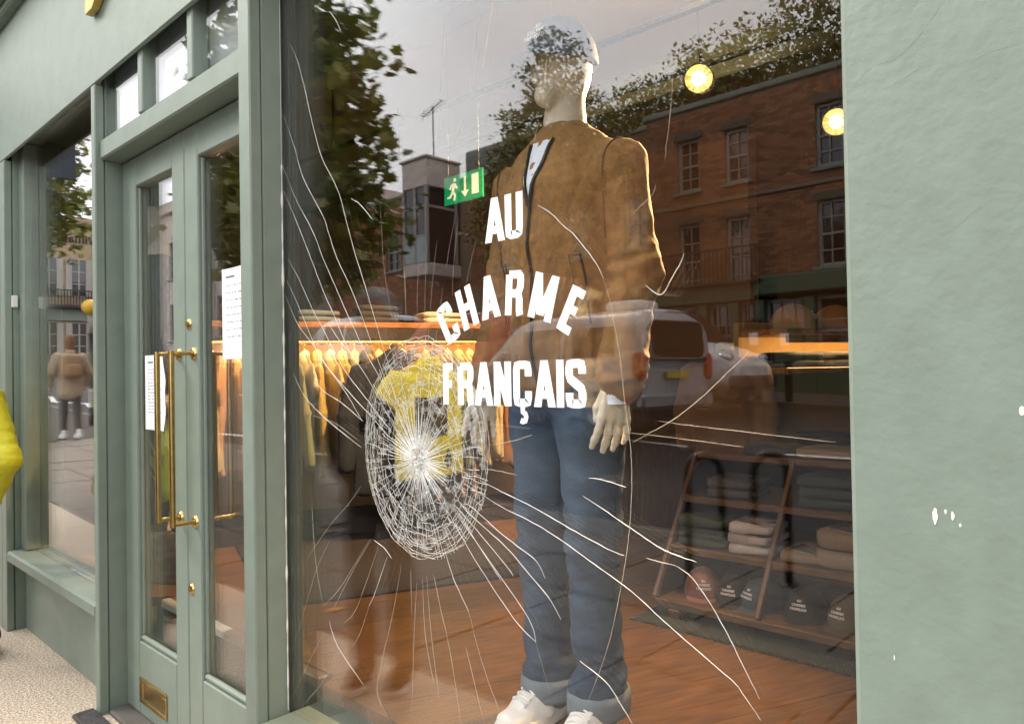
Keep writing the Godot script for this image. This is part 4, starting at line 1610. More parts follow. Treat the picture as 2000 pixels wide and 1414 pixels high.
func cap_brim() -> ArrayMesh:
	var m := MB.new()
	m.smooth(true)
	for side in [0.0, -0.003]:
		for k in 18:
			for j in 5:
				var q := []
				for e in [[0, 0], [1, 0], [1, 1], [0, 1]]:
					var an := lerpf(-1.12, 1.12, (k + e[0]) / 18.0)
					var f: float = (j + e[1]) / 5.0
					var reach := 0.085 * pow(cos(an * 1.25) if absf(an * 1.25) < PI / 2 else 0.0, 0.6) * f
					var base := Vector3(sin(an) * 0.086, -0.012, cos(an) * 0.108 - 0.004)
					q.append(base + Vector3(sin(an) * reach * 0.25, side - reach * 0.28 - 0.30 * pow(base.x, 2.0) * f * 12.0 * 0.4, reach))
				m.poly(q, Vector3.UP if side == 0.0 else Vector3.DOWN)
	return m.done()


func embroider(c: Node3D, m: Material) -> void:
	var rows := [["AU", 0.066, 0.006], ["CHARME", 0.050, 0.0], ["FRANÇAIS", 0.034, 0.0]]
	for r in rows:
		var tm := TextMesh.new()
		tm.text = r[0]
		tm.font = sans()
		tm.font_size = 16
		tm.pixel_size = 0.0009
		tm.depth = 0.0015
		var lean: float = asin(clampf((r[1] + 0.015) / 0.125, 0.0, 1.0))
		var o := part("embroidery", tm, m, c, Vector3(0, r[1], 0.113 * pow(cos(lean), 0.9) - 0.0015))
		o.rotation.x = -lean * 0.55


var sans_font: SystemFont
func sans() -> SystemFont:
	if sans_font == null:
		sans_font = SystemFont.new()
		sans_font.font_names = PackedStringArray(["Droid Sans"])
		sans_font.font_weight = 700
	return sans_font


# ---------------------------------------------------------------- clothes rail
func drape(p: Vector3, n: Vector3) -> float:
	return nz.get_noise_3d(p.x * 1500.0, p.y * 200.0, p.z * 500.0) * 0.012 + nz.get_noise_3d(p.x * 700.0 + 50.0, p.y * 500.0, 9.0) * 0.006


func garment(long_sleeve: bool, len: float, puff: float) -> ArrayMesh:
	# hangs in its own x and y, its neck at the origin
	var P := []
	var d := 0.020 * puff
	P.append(Prim.new(Vector3(0, -0.01, 0), Vector3(0, -0.05, 0), 0.060, d * 1.2, 0.10, d))
	P.append(Prim.new(Vector3(0, -0.05, 0), Vector3(0, -0.13, 0), 0.13, d, 0.215, d))
	P.append(Prim.new(Vector3(0, -0.13, 0), Vector3(0, -len, 0), 0.215, d * 1.2, 0.225, d * 1.3))
	for s in [-1.0, 1.0]:
		if long_sleeve:
			P.append(Prim.new(Vector3(s * 0.185, -0.10, 0), Vector3(s * 0.265, -0.35, 0.01), 0.062, d * 1.3, 0.054, d * 1.3))
			P.append(Prim.new(Vector3(s * 0.265, -0.35, 0.01), Vector3(s * 0.275, -0.62, 0.03), 0.054, d * 1.3, 0.040, d * 1.1))
		else:
			P.append(Prim.new(Vector3(s * 0.185, -0.10, 0), Vector3(s * 0.275, -0.23, 0.0), 0.068, d * 1.2, 0.072, d))
	return body(P, 0.015, 0.013, drape)


func hanger_mesh() -> ArrayMesh:
	var m := MB.new()
	tube(m, [Vector3(-0.19, -0.085, 0), Vector3(-0.10, -0.035, 0), Vector3(0, -0.008, 0), Vector3(0.10, -0.035, 0), Vector3(0.19, -0.085, 0)], [0.008, 0.010, 0.011, 0.010, 0.008], 8)
	return m.done()


func hook_mesh() -> ArrayMesh:
	var m := MB.new()
	var p := [Vector3(0, -0.01, 0), Vector3(0, 0.022, 0)]
	for k in 10:
		var an := lerpf(-PI / 2, PI * 0.95, k / 9.0)
		p.append(Vector3(cos(an) * 0.016, 0.040 + sin(an) * 0.016, 0))
	tube(m, p, 0.0018, 6)
	return m.done()


func build_rail() -> void:
	var d := Vector3(cos(RAIL_TURN), 0, -sin(RAIL_TURN))
	var o := Vector3(-3.75, FLOOR_Y, -1.22)
	var u := thing("clothes_rail", "wooden clothes rail unit with an orange shelf on top and a lit mustard back panel", "clothes rail", o, RAIL_TURN)
	part("back_panel", one_box(Vector3(-0.75, 0.02, -0.44), Vector3(2.05, 1.198, -0.401), 0.004), mats.mustard_panel, u)
	part("shelf", one_box(Vector3(-0.78, 1.20, -0.40), Vector3(2.08, 1.237, 0.03), 0.006), mats.orange_wood, u)
	part("valance", one_box(Vector3(-0.76, 1.125, 0.005), Vector3(2.06, 1.198, 0.026), 0.003), mats.dark_wood, u)
	for x in [-0.77, 0.62, 2.06]:
		part("upright", one_box(Vector3(x - 0.02, 0.0, -0.398), Vector3(x + 0.02, 1.198, -0.34), 0.004), mats.dark_wood, u)
	part("plinth", one_box(Vector3(-0.75, 0.0, -0.398), Vector3(2.05, 0.10, -0.02), 0.004), mats.dark_wood, u)
	var rm := MB.new()
	tube(rm, [Vector3(-0.74, 1.125, -0.12), Vector3(2.04, 1.125, -0.12)], 0.013, 12)
	part("rail", rm.done(), mats.brass, u)
	part("light_strip", one_box(Vector3(-0.7, 1.178, -0.045), Vector3(2.0, 1.193, -0.015), 0.002), mats.strip_glow, u)
	var al := AreaLight3D.new()
	al.name = "strip_lamp"
	al.area_size = Vector2(2.7, 0.05)
	al.light_color = Color(1.0, 0.80, 0.50)
	al.light_energy = 1.5
	al.area_range = 8.0
	al.area_attenuation = 2.0
	al.shadow_enabled = true
	u.add_child(al)
	al.position = Vector3(0.65, 1.172, -0.03)
	al.rotation = Vector3(-PI / 2 + 0.25, 0, 0)
	var kinds := [garment(true, 0.70, 1.0), garment(false, 0.66, 0.9), garment(true, 0.76, 1.4)]
	var hm := hanger_mesh()
	var hk := hook_mesh()
	var cloth := {
		"cream": lin(0.62, 0.50, 0.30), "straw yellow": lin(0.52, 0.36, 0.10), "sage": lin(0.26, 0.27, 0.14), "navy": lin(0.02, 0.024, 0.04), "terracotta": lin(0.50, 0.16, 0.08), "peach": lin(0.60, 0.32, 0.18),
		"olive": lin(0.15, 0.14, 0.05), "ecru": lin(0.66, 0.56, 0.40), "grey blue": lin(0.16, 0.20, 0.22), "charcoal": lin(0.04, 0.04, 0.042), "ochre": lin(0.50, 0.27, 0.05)}
	for c: String in cloth:
		mat("cloth " + c, cloth[c], 0.9, {"tex": mats.cuff_denim.albedo_texture, "scale": Vector3.ONE * 3.0, "rim": 0.2})
	var row := ["cream", "peach", "cream", "ecru", "cream", "straw yellow", "sage", "ecru", "straw yellow", "cream", "straw yellow", "sage", "navy", "peach", "ecru", "cream", "navy", "terracotta", "charcoal", "grey blue", "sage", "peach", "cream", "ecru", "peach", "ochre", "navy"]
	var places := ["at the street end", "second", "third", "fourth", "fifth", "sixth", "seventh", "eighth", "ninth", "tenth", "eleventh", "twelfth", "thirteenth", "fourteenth", "fifteenth", "sixteenth", "seventeenth", "eighteenth", "nineteenth", "twentieth", "twenty-first", "twenty-second", "twenty-third", "twenty-fourth", "twenty-fifth", "twenty-sixth", "at the far end"]
	for k in row.size():
		var c: String = row[k]
		var kind := 2 if c in ["navy", "charcoal"] else k % 2
		var what: String = ["shirt", "T-shirt", "jacket"][kind]
		var place: String = places[k] + (" from the street end" if k > 0 and k < row.size() - 1 else "")
		var t := thing(what.to_lower().replace("-", "_"), "%s %s hanging on the clothes rail, %s" % [c, what, place], what.to_lower(), o + d * (-0.48 + k * 0.0725) + Vector3(0, 1.065, 0) + Vector3(0.913, 0, 0.409) * -0.12, RAIL_TURN + PI / 2 + rng.randf_range(-0.16, 0.16), "clothes on the rail")
		part("cloth", kinds[kind], mat("cloth " + c, cloth[c], 0.9, {"tex": mats.cuff_denim.albedo_texture, "scale": Vector3.ONE * 3.0, "rim": 0.2}), t)
		part("hanger", hm, mats.shelf_wood, t, Vector3(0, 0.005, 0))
		part("hook", hk, mats.chrome, t, Vector3(0, 0.0, 0))
	# the outfit turned to the street: a lime T-shirt under a dark open jacket
	var f := Vector3(0.913, 0, 0.409)
	var t1 := thing("jacket", "dark open jacket hung facing the street at the front of the rail", "jacket", o + d * 0.46 + f * 0.29 + Vector3(0, 1.05, 0), RAIL_TURN, "clothes on the rail")
	part("cloth", kinds[2], mats.navy_cloth, t1)
	part("hanger", hm, mats.shelf_wood, t1)
	var t2 := thing("t_shirt", "lime green T-shirt hung facing the street behind the crack star", "T-shirt", o + d * 0.64 + f * 0.35 + Vector3(0, 1.02, 0), RAIL_TURN + 0.25, "clothes on the rail")
	part("cloth", kinds[1], mat("cloth lime", lin(0.20, 0.23, 0.03), 0.9), t2)
	part("hanger", hm, mats.shelf_wood, t2)
	part("print", one_box(Vector3(-0.10, -0.42, 0.030), Vector3(0.10, -0.22, 0.034), 0.002), mats.black_cloth, t2)
	# folded stock on the shelf
	var st := [["straw yellow", 3, -0.62], ["straw yellow", 3, -0.30], ["grey blue", 2, 0.10], ["charcoal", 3, 0.45], ["ecru", 2, 0.85], ["peach", 2, 1.30], ["navy", 3, 1.65]]
	for q in st:
		var n: int = q[1]
		for k in n:
			var m := MB.new()
			fold(m, Vector3(0.26, 0.034, 0.30))
			solid("folded_garment", m.done(), mat("cloth " + q[0], Color.WHITE), "%s folded garment, %s of the stack %s of the rail shelf" % [q[0], ["bottom", "second", "top"][k] if n == 3 else ["bottom", "top"][k], ["at street end", "second from street end", "left of middle", "in the middle", "right of middle", "second from far end", "at far end"][st.find(q)]], "folded clothes", o + d * q[2] - f * 0.16 + Vector3(0, 1.239 + k * 0.035, 0), RAIL_TURN + rng.randf_range(-0.06, 0.06), "folded clothes on shelves")


func fold(m: MB, s: Vector3) -> void:
	# two soft layers with the fold to the front
	var h := s.y / 2.0
	pillow(m, Vector3(0, h, 0), Vector3(s.x / 2, h * 1.03, s.z / 2), 0.34, 10, 32, 0.012)


# ---------------------------------------------------------------- the stepped shelving behind the window
func build_shelving() -> void:
	struct("rug", rug_mesh(), mats.rug, "grey green woven rug with a fringe under the stepped shelving").position = Vector3(0, FLOOR_Y + 0.001, 0)
	var u := thing("shelving_unit", "low wooden shelving unit with leaning dividers and a bottom board for caps", "shelves", Vector3(0, FLOOR_Y, 0))
	var boards := [[0.070, -1.40], [0.252, -1.50], [0.430, -1.60], [0.590, -1.72]]
	for k in 4:
		part("shelf", one_box(Vector3(-1.556 if k < 3 else -1.56, boards[k][0] - (0.026 if k else 0.028), -2.02), Vector3(0.35, boards[k][0], boards[k][1]), 0.004), mats.shelf_wood, u)
	for x in [-1.55, -1.144, -0.735, -0.33, 0.07, 0.345]:
		var m := MB.new()
		extrude(m, PackedVector2Array([Vector2(1.402, 0.071), Vector2(2.02, 0.071), Vector2(2.02, 0.562), Vector2(1.74, 0.562)]), 0.016, Basis(Vector3(0, 0, -1), Vector3.UP, Vector3.RIGHT), Vector3(x - 0.008, 0, 0))
		if x == -1.55 or x == 0.345:
			part("end_panel", m.done(), mats.dark_wood, u)
		var e := MB.new()
		box(e, Vector3(-0.009, -0.006, -0.004), Vector3(0.009, 0.604, 0.018), 0.003, Basis(Vector3.RIGHT, -0.575), Vector3(x, 0.074, -1.408))
		part("divider", e.done(), mats.shelf_wood, u)
	part("back_board", one_box(Vector3(-1.54, 0.072, -2.04), Vector3(0.34, 0.56, -2.022)), mats.dark_wood, u)
	for x in [-1.47, -0.6, 0.26]:
		for z in [-1.415, -1.97]:
			part("leg", one_box(Vector3(x - 0.022, 0.005, z - 0.022), Vector3(x + 0.022, 0.041, z + 0.022), 0.003), mats.shelf_wood, u)
	# caps on the bottom board
	var caps := [[-1.43, -1.545, "dusty pink", lin(0.26, 0.13, 0.115), 0.55, "left end of the bottom shelf"], [-1.30, -1.55, "black", lin(0.018, 0.018, 0.02), 0.15, "beside the pink cap"], [-1.195, -1.555, "slate blue", lin(0.05, 0.075, 0.105), -0.35, "left of the leaning divider"], [-1.04, -1.55, "black", lin(0.018, 0.018, 0.02), 0.1, "right of the leaning divider"], [-0.89, -1.55, "khaki", lin(0.10, 0.078, 0.038), -0.2, "against the rendered wall edge"]]
	for c in caps:
		var t := thing("cap", "%s baseball cap with white stitched words, %s" % [c[2], c[5]], "cap", Vector3(c[0], FLOOR_Y + 0.088, c[1]), c[4], "caps on the shelves")
		t.scale = Vector3.ONE * 0.78
		make_cap(t, mat("cap " + c[2], c[3], 0.85))
	# folded stacks
	var greens := lin(0.07, 0.10, 0.08)
	var st := [[-1.43, 1, 3, "sage green", greens, 0.21], [-1.235, 1, 3, "white", lin(0.68, 0.64, 0.64), 0.17], [-1.03, 1, 1, "beige", lin(0.36, 0.29, 0.22), 0.19], [-0.87, 1, 2, "beige", lin(0.36, 0.29, 0.22), 0.26],
		[-1.36, 2, 2, "grey", lin(0.10, 0.095, 0.09), 0.20], [-0.98, 2, 3, "teal grey", lin(0.055, 0.085, 0.095), 0.24],
		[-1.02, 3, 1, "beige", lin(0.26, 0.20, 0.145), 0.28], [-1.25, 3, 1, "dark grey", lin(0.06, 0.06, 0.06), 0.24]]
	for q in st:
		var n: int = q[2]
		for k in n:
			var m := MB.new()
			var th := 0.062 if q[0] == -0.87 else 0.036
			fold(m, Vector3(q[5], th, 0.22))
			var b: Array = boards[q[1]]
			solid("folded_garment", m.done(), mat("cloth " + q[3], q[4], 0.9, {"tex": mats.cuff_denim.albedo_texture, "scale": Vector3.ONE * 3.0}), "%s folded garment%s %s, shelving unit" % [q[3], ["", ", bottom of its stack,", ", middle of its stack,", ", top of its stack,"][(k + 1 if n == 3 else (1 + k * 2)) if n > 1 else 0], ["", "second shelf, " + ["left bay", "by the divider", "next bay", "right end"][[-1.43, -1.235, -1.03, -0.87].find(q[0])] if q[1] == 1 else "", "third shelf, " + ["left bay", "right bay"][[-1.36, -0.98].find(q[0])] if q[1] == 2 else "", "top board, " + ("right half" if q[0] == -1.02 else "left half")][q[1]]], "folded clothes", Vector3(q[0] + rng.randf_range(-0.004, 0.004), FLOOR_Y + b[0] + 0.001 + k * (th + 0.001), b[1] - 0.13), rng.randf_range(-0.05, 0.05), "folded clothes on shelves")
	# bust in a tan jacket standing on the top board
	var J := []
	J.append(Prim.new(Vector3(0, 0.03, 0), Vector3(0, 0.20, 0), 0.155, 0.10, 0.165, 0.11))
	J.append(Prim.new(Vector3(0, 0.20, 0), Vector3(0, 0.36, 0), 0.165, 0.11, 0.18, 0.105))
	J.append(Prim.new(Vector3(0, 0.36, 0), Vector3(0, 0.46, 0), 0.17, 0.09, 0.06, 0.06))
	for s in [-1.0, 1.0]:
		J.append(cap(Vector3(s * 0.165, 0.39, 0), Vector3(s * 0.20, 0.20, 0.01), 0.055, 0.055))
		J.append(cap(Vector3(s * 0.20, 0.20, 0.01), Vector3(s * 0.19, 0.05, 0.04), 0.055, 0.045))
	var bu := thing("display_bust", "display bust in a tan jacket on a pole stand behind the stepped shelving", "display bust", Vector3(-1.70, FLOOR_Y, -2.28), 0.15)
	part("jacket", body(J, 0.025, 0.010, wrinkle_bust), mat("tan cloth", lin(0.22, 0.135, 0.075), 0.9), bu, Vector3(0, 0.52, 0))
	var nk := MB.new()
	lathe(nk, [[0.045, 0.44], [0.043, 0.53], [0.0, 0.54]], 18)
	part("neck", nk.done(), mats.mannequin_white, bu, Vector3(0, 0.52, 0))
	var po := MB.new()
	lathe(po, [[0.0, 0.0], [0.14, 0.0], [0.14, 0.012], [0.02, 0.02], [0.014, 0.03], [0.014, 0.56], [0.0, 0.56]], 20)
	part("stand", po.done(), mats.black_metal, bu)
	# wall shelves further back, turned like the rest of the fittings
	var d := Vector3(cos(RAIL_TURN), 0, -sin(RAIL_TURN))
	var f := Vector3(sin(RAIL_TURN), 0, cos(RAIL_TURN))
	var o := Vector3(-1.36, FLOOR_Y, -2.47)
	var w := thing("wall_shelves", "dark upright panel with two lit orange shelves at the back right", "shelves", o, RAIL_TURN)
	part("panel", one_box(Vector3(-0.16, 0.0, -0.36), Vector3(1.9, 1.16, -0.32), 0.004), mats.mustard_panel, w)
	for y in [0.545, 0.93, 1.115]:
		part("shelf", one_box(Vector3(-0.15, y - 0.03, -0.318), Vector3(1.88, y, 0.0), 0.004), mats.orange_wood, w)
	part("lip", one_box(Vector3(-0.15, 1.045, -0.004), Vector3(1.88, 1.084, 0.010), 0.002), mats.orange_wood, w)
	part("light_strip", one_box(Vector3(-0.1, 1.070, -0.04), Vector3(1.85, 1.083, -0.01), 0.002), mats.strip_glow, w)
	var al := AreaLight3D.new()
	al.name = "strip_lamp"
	al.area_size = Vector2(1.9, 0.04)
	al.light_color = Color(1.0, 0.80, 0.50)
	al.light_energy = 0.7
	al.area_range = 6.0
	al.area_attenuation = 2.0
	al.shadow_enabled = true
	w.add_child(al)
	al.position = Vector3(0.87, 1.064, -0.025)
	al.rotation = Vector3(-PI / 2 + 0.5, 0, 0)
	for k in 4:
		var t := thing("cap", "ochre cap on the upper lit wall shelf, %s" % ["left end", "second from left", "third from left", "right end"][k], "cap", o + d * (0.05 + k * 0.27) - f * 0.16 + Vector3(0, 1.132, 0), RAIL_TURN + 0.5 - k * 0.1, "caps on the shelves")
		make_cap(t, mat("cap ochre", lin(0.42, 0.24, 0.09), 0.85))
	for q in [[0.02, "navy", 2], [0.26, "charcoal", 2], [0.52, "olive", 2], [0.80, "ecru", 3], [1.12, "charcoal", 3]]:
		for k in q[2]:
			var m := MB.new()
			fold(m, Vector3(0.23, 0.036, 0.26))
			solid("folded_garment", m.done(), mat("cloth " + q[1], Color.WHITE), "%s folded garment on the lower lit wall shelf, %s of %s" % [q[1], ["bottom", "second", "third"][k], ["the left end stack", "the second stack", "the middle stack", "the pale striped stack", "the right end stack"][[0.02, 0.26, 0.52, 0.8, 1.12].find(q[0])]], "folded clothes", o + d * q[0] - f * 0.155 + Vector3(0, 0.931 + k * 0.037, 0), RAIL_TURN + rng.randf_range(-0.05, 0.05), "folded clothes on shelves")
	for q in [[0.25, "charcoal", 2], [0.62, "cream", 3]]:
		for k in q[2]:
			var m := MB.new()
			fold(m, Vector3(0.23, 0.03, 0.26))
			solid("folded_garment", m.done(), mat("cloth " + q[1], Color.WHITE), "%s folded garment on the lowest wall shelf, %s of its stack" % [q[1], ["bottom", "second", "third"][k]], "folded clothes", o + d * q[0] - f * 0.155 + Vector3(0, 0.546 + k * 0.031, 0), RAIL_TURN, "folded clothes on shelves")


func wrinkle_bust(p: Vector3, n: Vector3) -> float:
	return nz.get_noise_3d(p.x * 1200.0, p.y * 600.0, p.z * 900.0) * 0.006


func make_cap(t: Node3D, m: Material) -> void:
	var c := part("crown", cap_crown_mesh(), m, t)
	part("brim", cap_brim_mesh(), m, c)
	embroider(c, mats.paper)


var crown_m: ArrayMesh
var brim_m: ArrayMesh
func cap_crown_mesh() -> ArrayMesh:
	if crown_m == null:
		crown_m = cap_crown()
	return crown_m


func cap_brim_mesh() -> ArrayMesh:
	if brim_m == null:
		brim_m = cap_brim()
	return brim_m


func rug_mesh() -> ArrayMesh:
	var m := MB.new()
	var x0 := -1.60
	var x1 := 0.5
	box(m, Vector3(x0, 0.0, -2.1), Vector3(x1, 0.006, -1.315), 0.003)
	var x := x0
	while x < x1:   # ragged edge threads
		var l := rng.randf_range(0.006, 0.016)
		box(m, Vector3(x, 0.0005, -1.314), Vector3(x + 0.004, 0.004, -1.314 + l))
		x += 0.008
	return m.done()


func build_interior_things() -> void:
	# exit sign hung from the ceiling
	var e := thing("exit_sign", "green emergency exit sign with running figure, arrow and door", "exit sign", Vector3(-3.12, 2.41, -1.9))
	part("board", one_box(Vector3(-0.165, -0.08, -0.012), Vector3(0.165, 0.085, 0.0), 0.003), mats.exit_green, e)
	for x in [-0.13, 0.13]:
		var wm := MB.new()
		tube(wm, [Vector3(x, 0.085, -0.006), Vector3(x, 1.0, -0.006)], 0.002, 6)
		part("wire", wm.done(), mats.chrome, e)
	var flat := func(pts: Array) -> void:
		var m := MB.new()
		var v := PackedVector2Array()
		for q: Vector2 in pts:
			v.append(q)
		extrude(m, v, 0.0012, Basis(), Vector3(0, 0, 0.0004))
		part("pictogram", m.done(), mats.exit_white, e)
	flat.call([Vector2(0.075, -0.05), Vector2(0.13, -0.05), Vector2(0.13, 0.065), Vector2(0.075, 0.065)])
	flat.call([Vector2(0.010, 0.06), Vector2(0.010, -0.018), Vector2(-0.014, -0.018), Vector2(0.018, -0.055), Vector2(0.050, -0.018), Vector2(0.026, -0.018), Vector2(0.026, 0.06)])
	var head := []
	for k in 12:
		head.append(Vector2(-0.068 + cos(TAU * k / 12) * 0.0115, 0.058 + sin(TAU * k / 12) * 0.0115))
	flat.call(head)
	flat.call([Vector2(-0.078, 0.042), Vector2(-0.102, 0.034), Vector2(-0.118, 0.010), Vector2(-0.108, 0.005), Vector2(-0.096, 0.022), Vector2(-0.090, 0.022), Vector2(-0.098, -0.010), Vector2(-0.112, -0.030), Vector2(-0.135, -0.034), Vector2(-0.135, -0.046), Vector2(-0.104, -0.043), Vector2(-0.088, -0.022), Vector2(-0.076, -0.034), Vector2(-0.082, -0.062), Vector2(-0.068, -0.062), Vector2(-0.060, -0.028), Vector2(-0.076, -0.008), Vector2(-0.070, 0.014), Vector2(-0.050, 0.002), Vector2(-0.044, 0.011), Vector2(-0.062, 0.036)])
	# planter
	var pl := thing("planter", "pale stone plant pot with long green leaves behind the left door leaf", "planter", Vector3(-3.52, FLOOR_Y + 0.001, -0.43))
	var pm := MB.new()
	lathe(pm, [[0.0, 0.0], [0.118, 0.0], [0.126, 0.01], [0.140, 0.22], [0.143, 0.235], [0.139, 0.24], [0.129, 0.236], [0.125, 0.19], [0.0, 0.19]], 40, Vector3.ZERO, Basis(), false)
	part("pot", pm.done(), mats.pot, pl)
	var so := MB.new()
	lathe(so, [[0.0, 0.200], [0.124, 0.198], [0.0, 0.196]], 24)
	part("soil", so.done(), mats.earth, pl)
	for k in 15:
		var an := TAU * k / 15.0 + rng.randf() * 0.4
		var lm := MB.new()
		lm.smooth(true)
		var lean := rng.randf_range(0.10, 0.45)
		var len := rng.randf_range(0.35, 0.62)
		var dir := Vector3(cos(an), 0, sin(an))
		var wide := dir.cross(Vector3.UP)
		var prev := []
		for i in 9:
			var f := i / 8.0
			var c := dir * (0.03 + lean * f * f * len) + Vector3.UP * (0.198 + len * f * (1.0 - 0.25 * f * lean))
			var ww := 0.030 * sin(PI * minf(f * 0.9 + 0.1, 1.0)) + 0.001
			var rowp := [c - wide * ww, c + Vector3.DOWN * 0.004, c + wide * ww]
			if i:
				lm.poly([prev[0], prev[1], rowp[1], rowp[0]], Vector3.UP + dir * 0.2)
				lm.poly([prev[1], prev[2], rowp[2], rowp[1]], Vector3.UP + dir * 0.2)
			prev = rowp
		part("leaf", lm.done(), mats.pot_leaf, pl)
	# notices taped to the doors
	notice("sheet of printed paper taped to the right door leaf, curling at its corner", Vector3(-2.275, 1.548, -0.1205), 0.215, 0.297, 8)
	notice("sheet of printed paper taped low on the left door leaf behind the brass handles", Vector3(-2.962, 1.285, -0.1205), 0.19, 0.29, 14)
	# sales counter deeper in the shop
	var sc := thing("counter", "dark wooden sales counter standing behind the mannequin", "counter", Vector3(-2.36, FLOOR_Y, -2.72))
	part("carcass", one_box(Vector3(-0.47, 0.06, -0.30), Vector3(0.47, 0.95, 0.28), 0.006), mats.counter_wood, sc)
	part("plinth", one_box(Vector3(-0.44, 0.0, -0.28), Vector3(0.44, 0.058, 0.25)), mats.black_metal, sc)
	part("top", one_box(Vector3(-0.50, 0.952, -0.33), Vector3(0.50, 0.985, 0.32), 0.006), mats.dark_wood, sc)
	for x in [-0.235, 0.235]:
		part("door", one_box(Vector3(x - 0.215, 0.09, 0.281), Vector3(x + 0.215, 0.92, 0.297), 0.005), mats.counter_wood, sc)
	# low table at the back
	var sb := thing("display_table", "dark display table with a thin pale top at the back right", "table", Vector3(-1.95, FLOOR_Y, -2.75), RAIL_TURN)
	part("top", one_box(Vector3(-0.30, 0.81, -0.25), Vector3(0.30, 0.835, 0.25), 0.003), mats.dark_wood, sb)
	for s in [[-0.27, -0.22], [0.27, -0.22], [-0.27, 0.22], [0.27, 0.22]]:
		part("leg", one_box(Vector3(s[0] - 0.018, 0, s[1] - 0.018), Vector3(s[0] + 0.018, 0.808, s[1] + 0.018), 0.003), mats.black_metal, sb)


func notice(label: String, at: Vector3, w: float, h: float, lines: int) -> void:
	var im := Image.create_empty(256, 384, false, Image.FORMAT_RGB8)
	im.fill(Color(0.90, 0.91, 0.93))
	var r := RandomNumberGenerator.new()
	r.seed = lines
	for l in lines:
		var y := 70 + l * (250 / lines)
		var x := 30
		var stop := 256 - r.randi_range(34, 110)
		while x < stop:
			var ww := r.randi_range(8, 30)
			for dx in ww:
				if r.randf() < 0.72:
					im.fill_rect(Rect2i(x + dx, y + r.randi_range(0, 2), 1, r.randi_range(3, 7)), Color(0.36, 0.38, 0.43))
			x += ww + 7
	im.fill_rect(Rect2i(30, 32, 74, 9), Color(0.40, 0.42, 0.47))
	var m := StandardMaterial3D.new()
	m.albedo_texture = ImageTexture.create_from_image(im)
	m.roughness = 0.85
	m.cull_mode = BaseMaterial3D.CULL_DISABLED
	var b := MB.new()
	b.smooth(true)
	var p := func(i: float, j: float) -> Vector3:
		var u := i / 10.0
		var v := j / 14.0
		var curl := 0.012 * pow(maxf(0.0, absf(u - 0.5) * 2.0 - 0.4), 2.0) + 0.008 * sin(v * 5.0 + u * 2.0) * u
		return Vector3((u - 0.5) * w, (0.5 - v) * h, absf(curl))
	for i in 10:
		for j in 14:
			var q := [[i, j], [i + 1, j], [i + 1, j + 1], [i, j + 1]]
			for t in [[0, 1, 2], [0, 2, 3]]:
				for k: int in t:
					b.v(p.call(q[k][0], q[k][1]), Vector2(q[k][0] / 10.0, q[k][1] / 14.0))
	solid("paper_notice", b.done(), m, label, "notice", at)


# ---------------------------------------------------------------- across the street (seen only in the glass)
func brick_front(up: Node3D, x0: float, x1: float, y0: float, y1: float, z: float, holes: Array, out := -1.0) -> void:
	# courses of real bricks in front of a mortar bed, left out where the windows are
	var m := MB.new()
	m.tinted = true
	var y := y0
	var row := 0
	while y + 0.065 < y1:
		var x := x0 + (0.0 if row % 2 else -0.11)
		while x < x1:
			var a := maxf(x, x0)
			var b := minf(x + 0.215, x1)
			var hit := b - a < 0.03
			for h: Rect2 in holes:
				if a < h.end.x and b > h.position.x and y < h.end.y and y + 0.065 > h.position.y:
					if a < h.position.x - 0.03:
						b = h.position.x
					elif b > h.end.x + 0.03:
						a = h.end.x
					else:
						hit = true
			if not hit:
				var k := rng.randf_range(0.6, 1.2)
				m.col = Color(0.40 * k, 0.185 * k, 0.095 * k)
				var d := out * (0.016 + rng.randf() * 0.005)
				m.poly([Vector3(a, y, z + d), Vector3(b, y, z + d), Vector3(b, y + 0.065, z + d), Vector3(a, y + 0.065, z + d)], Vector3(0, 0, out))
				m.poly([Vector3(a, y + 0.065, z + d), Vector3(b, y + 0.065, z + d), Vector3(b, y + 0.065, z), Vector3(a, y + 0.065, z)], Vector3.UP)
				m.poly([Vector3(b, y, z + d), Vector3(b, y, z), Vector3(b, y + 0.065, z), Vector3(b, y + 0.065, z + d)], Vector3.RIGHT)
			x += 0.225
		y += 0.075
		row += 1
	stuff(part("bricks", m.done(), mats.brick, up))


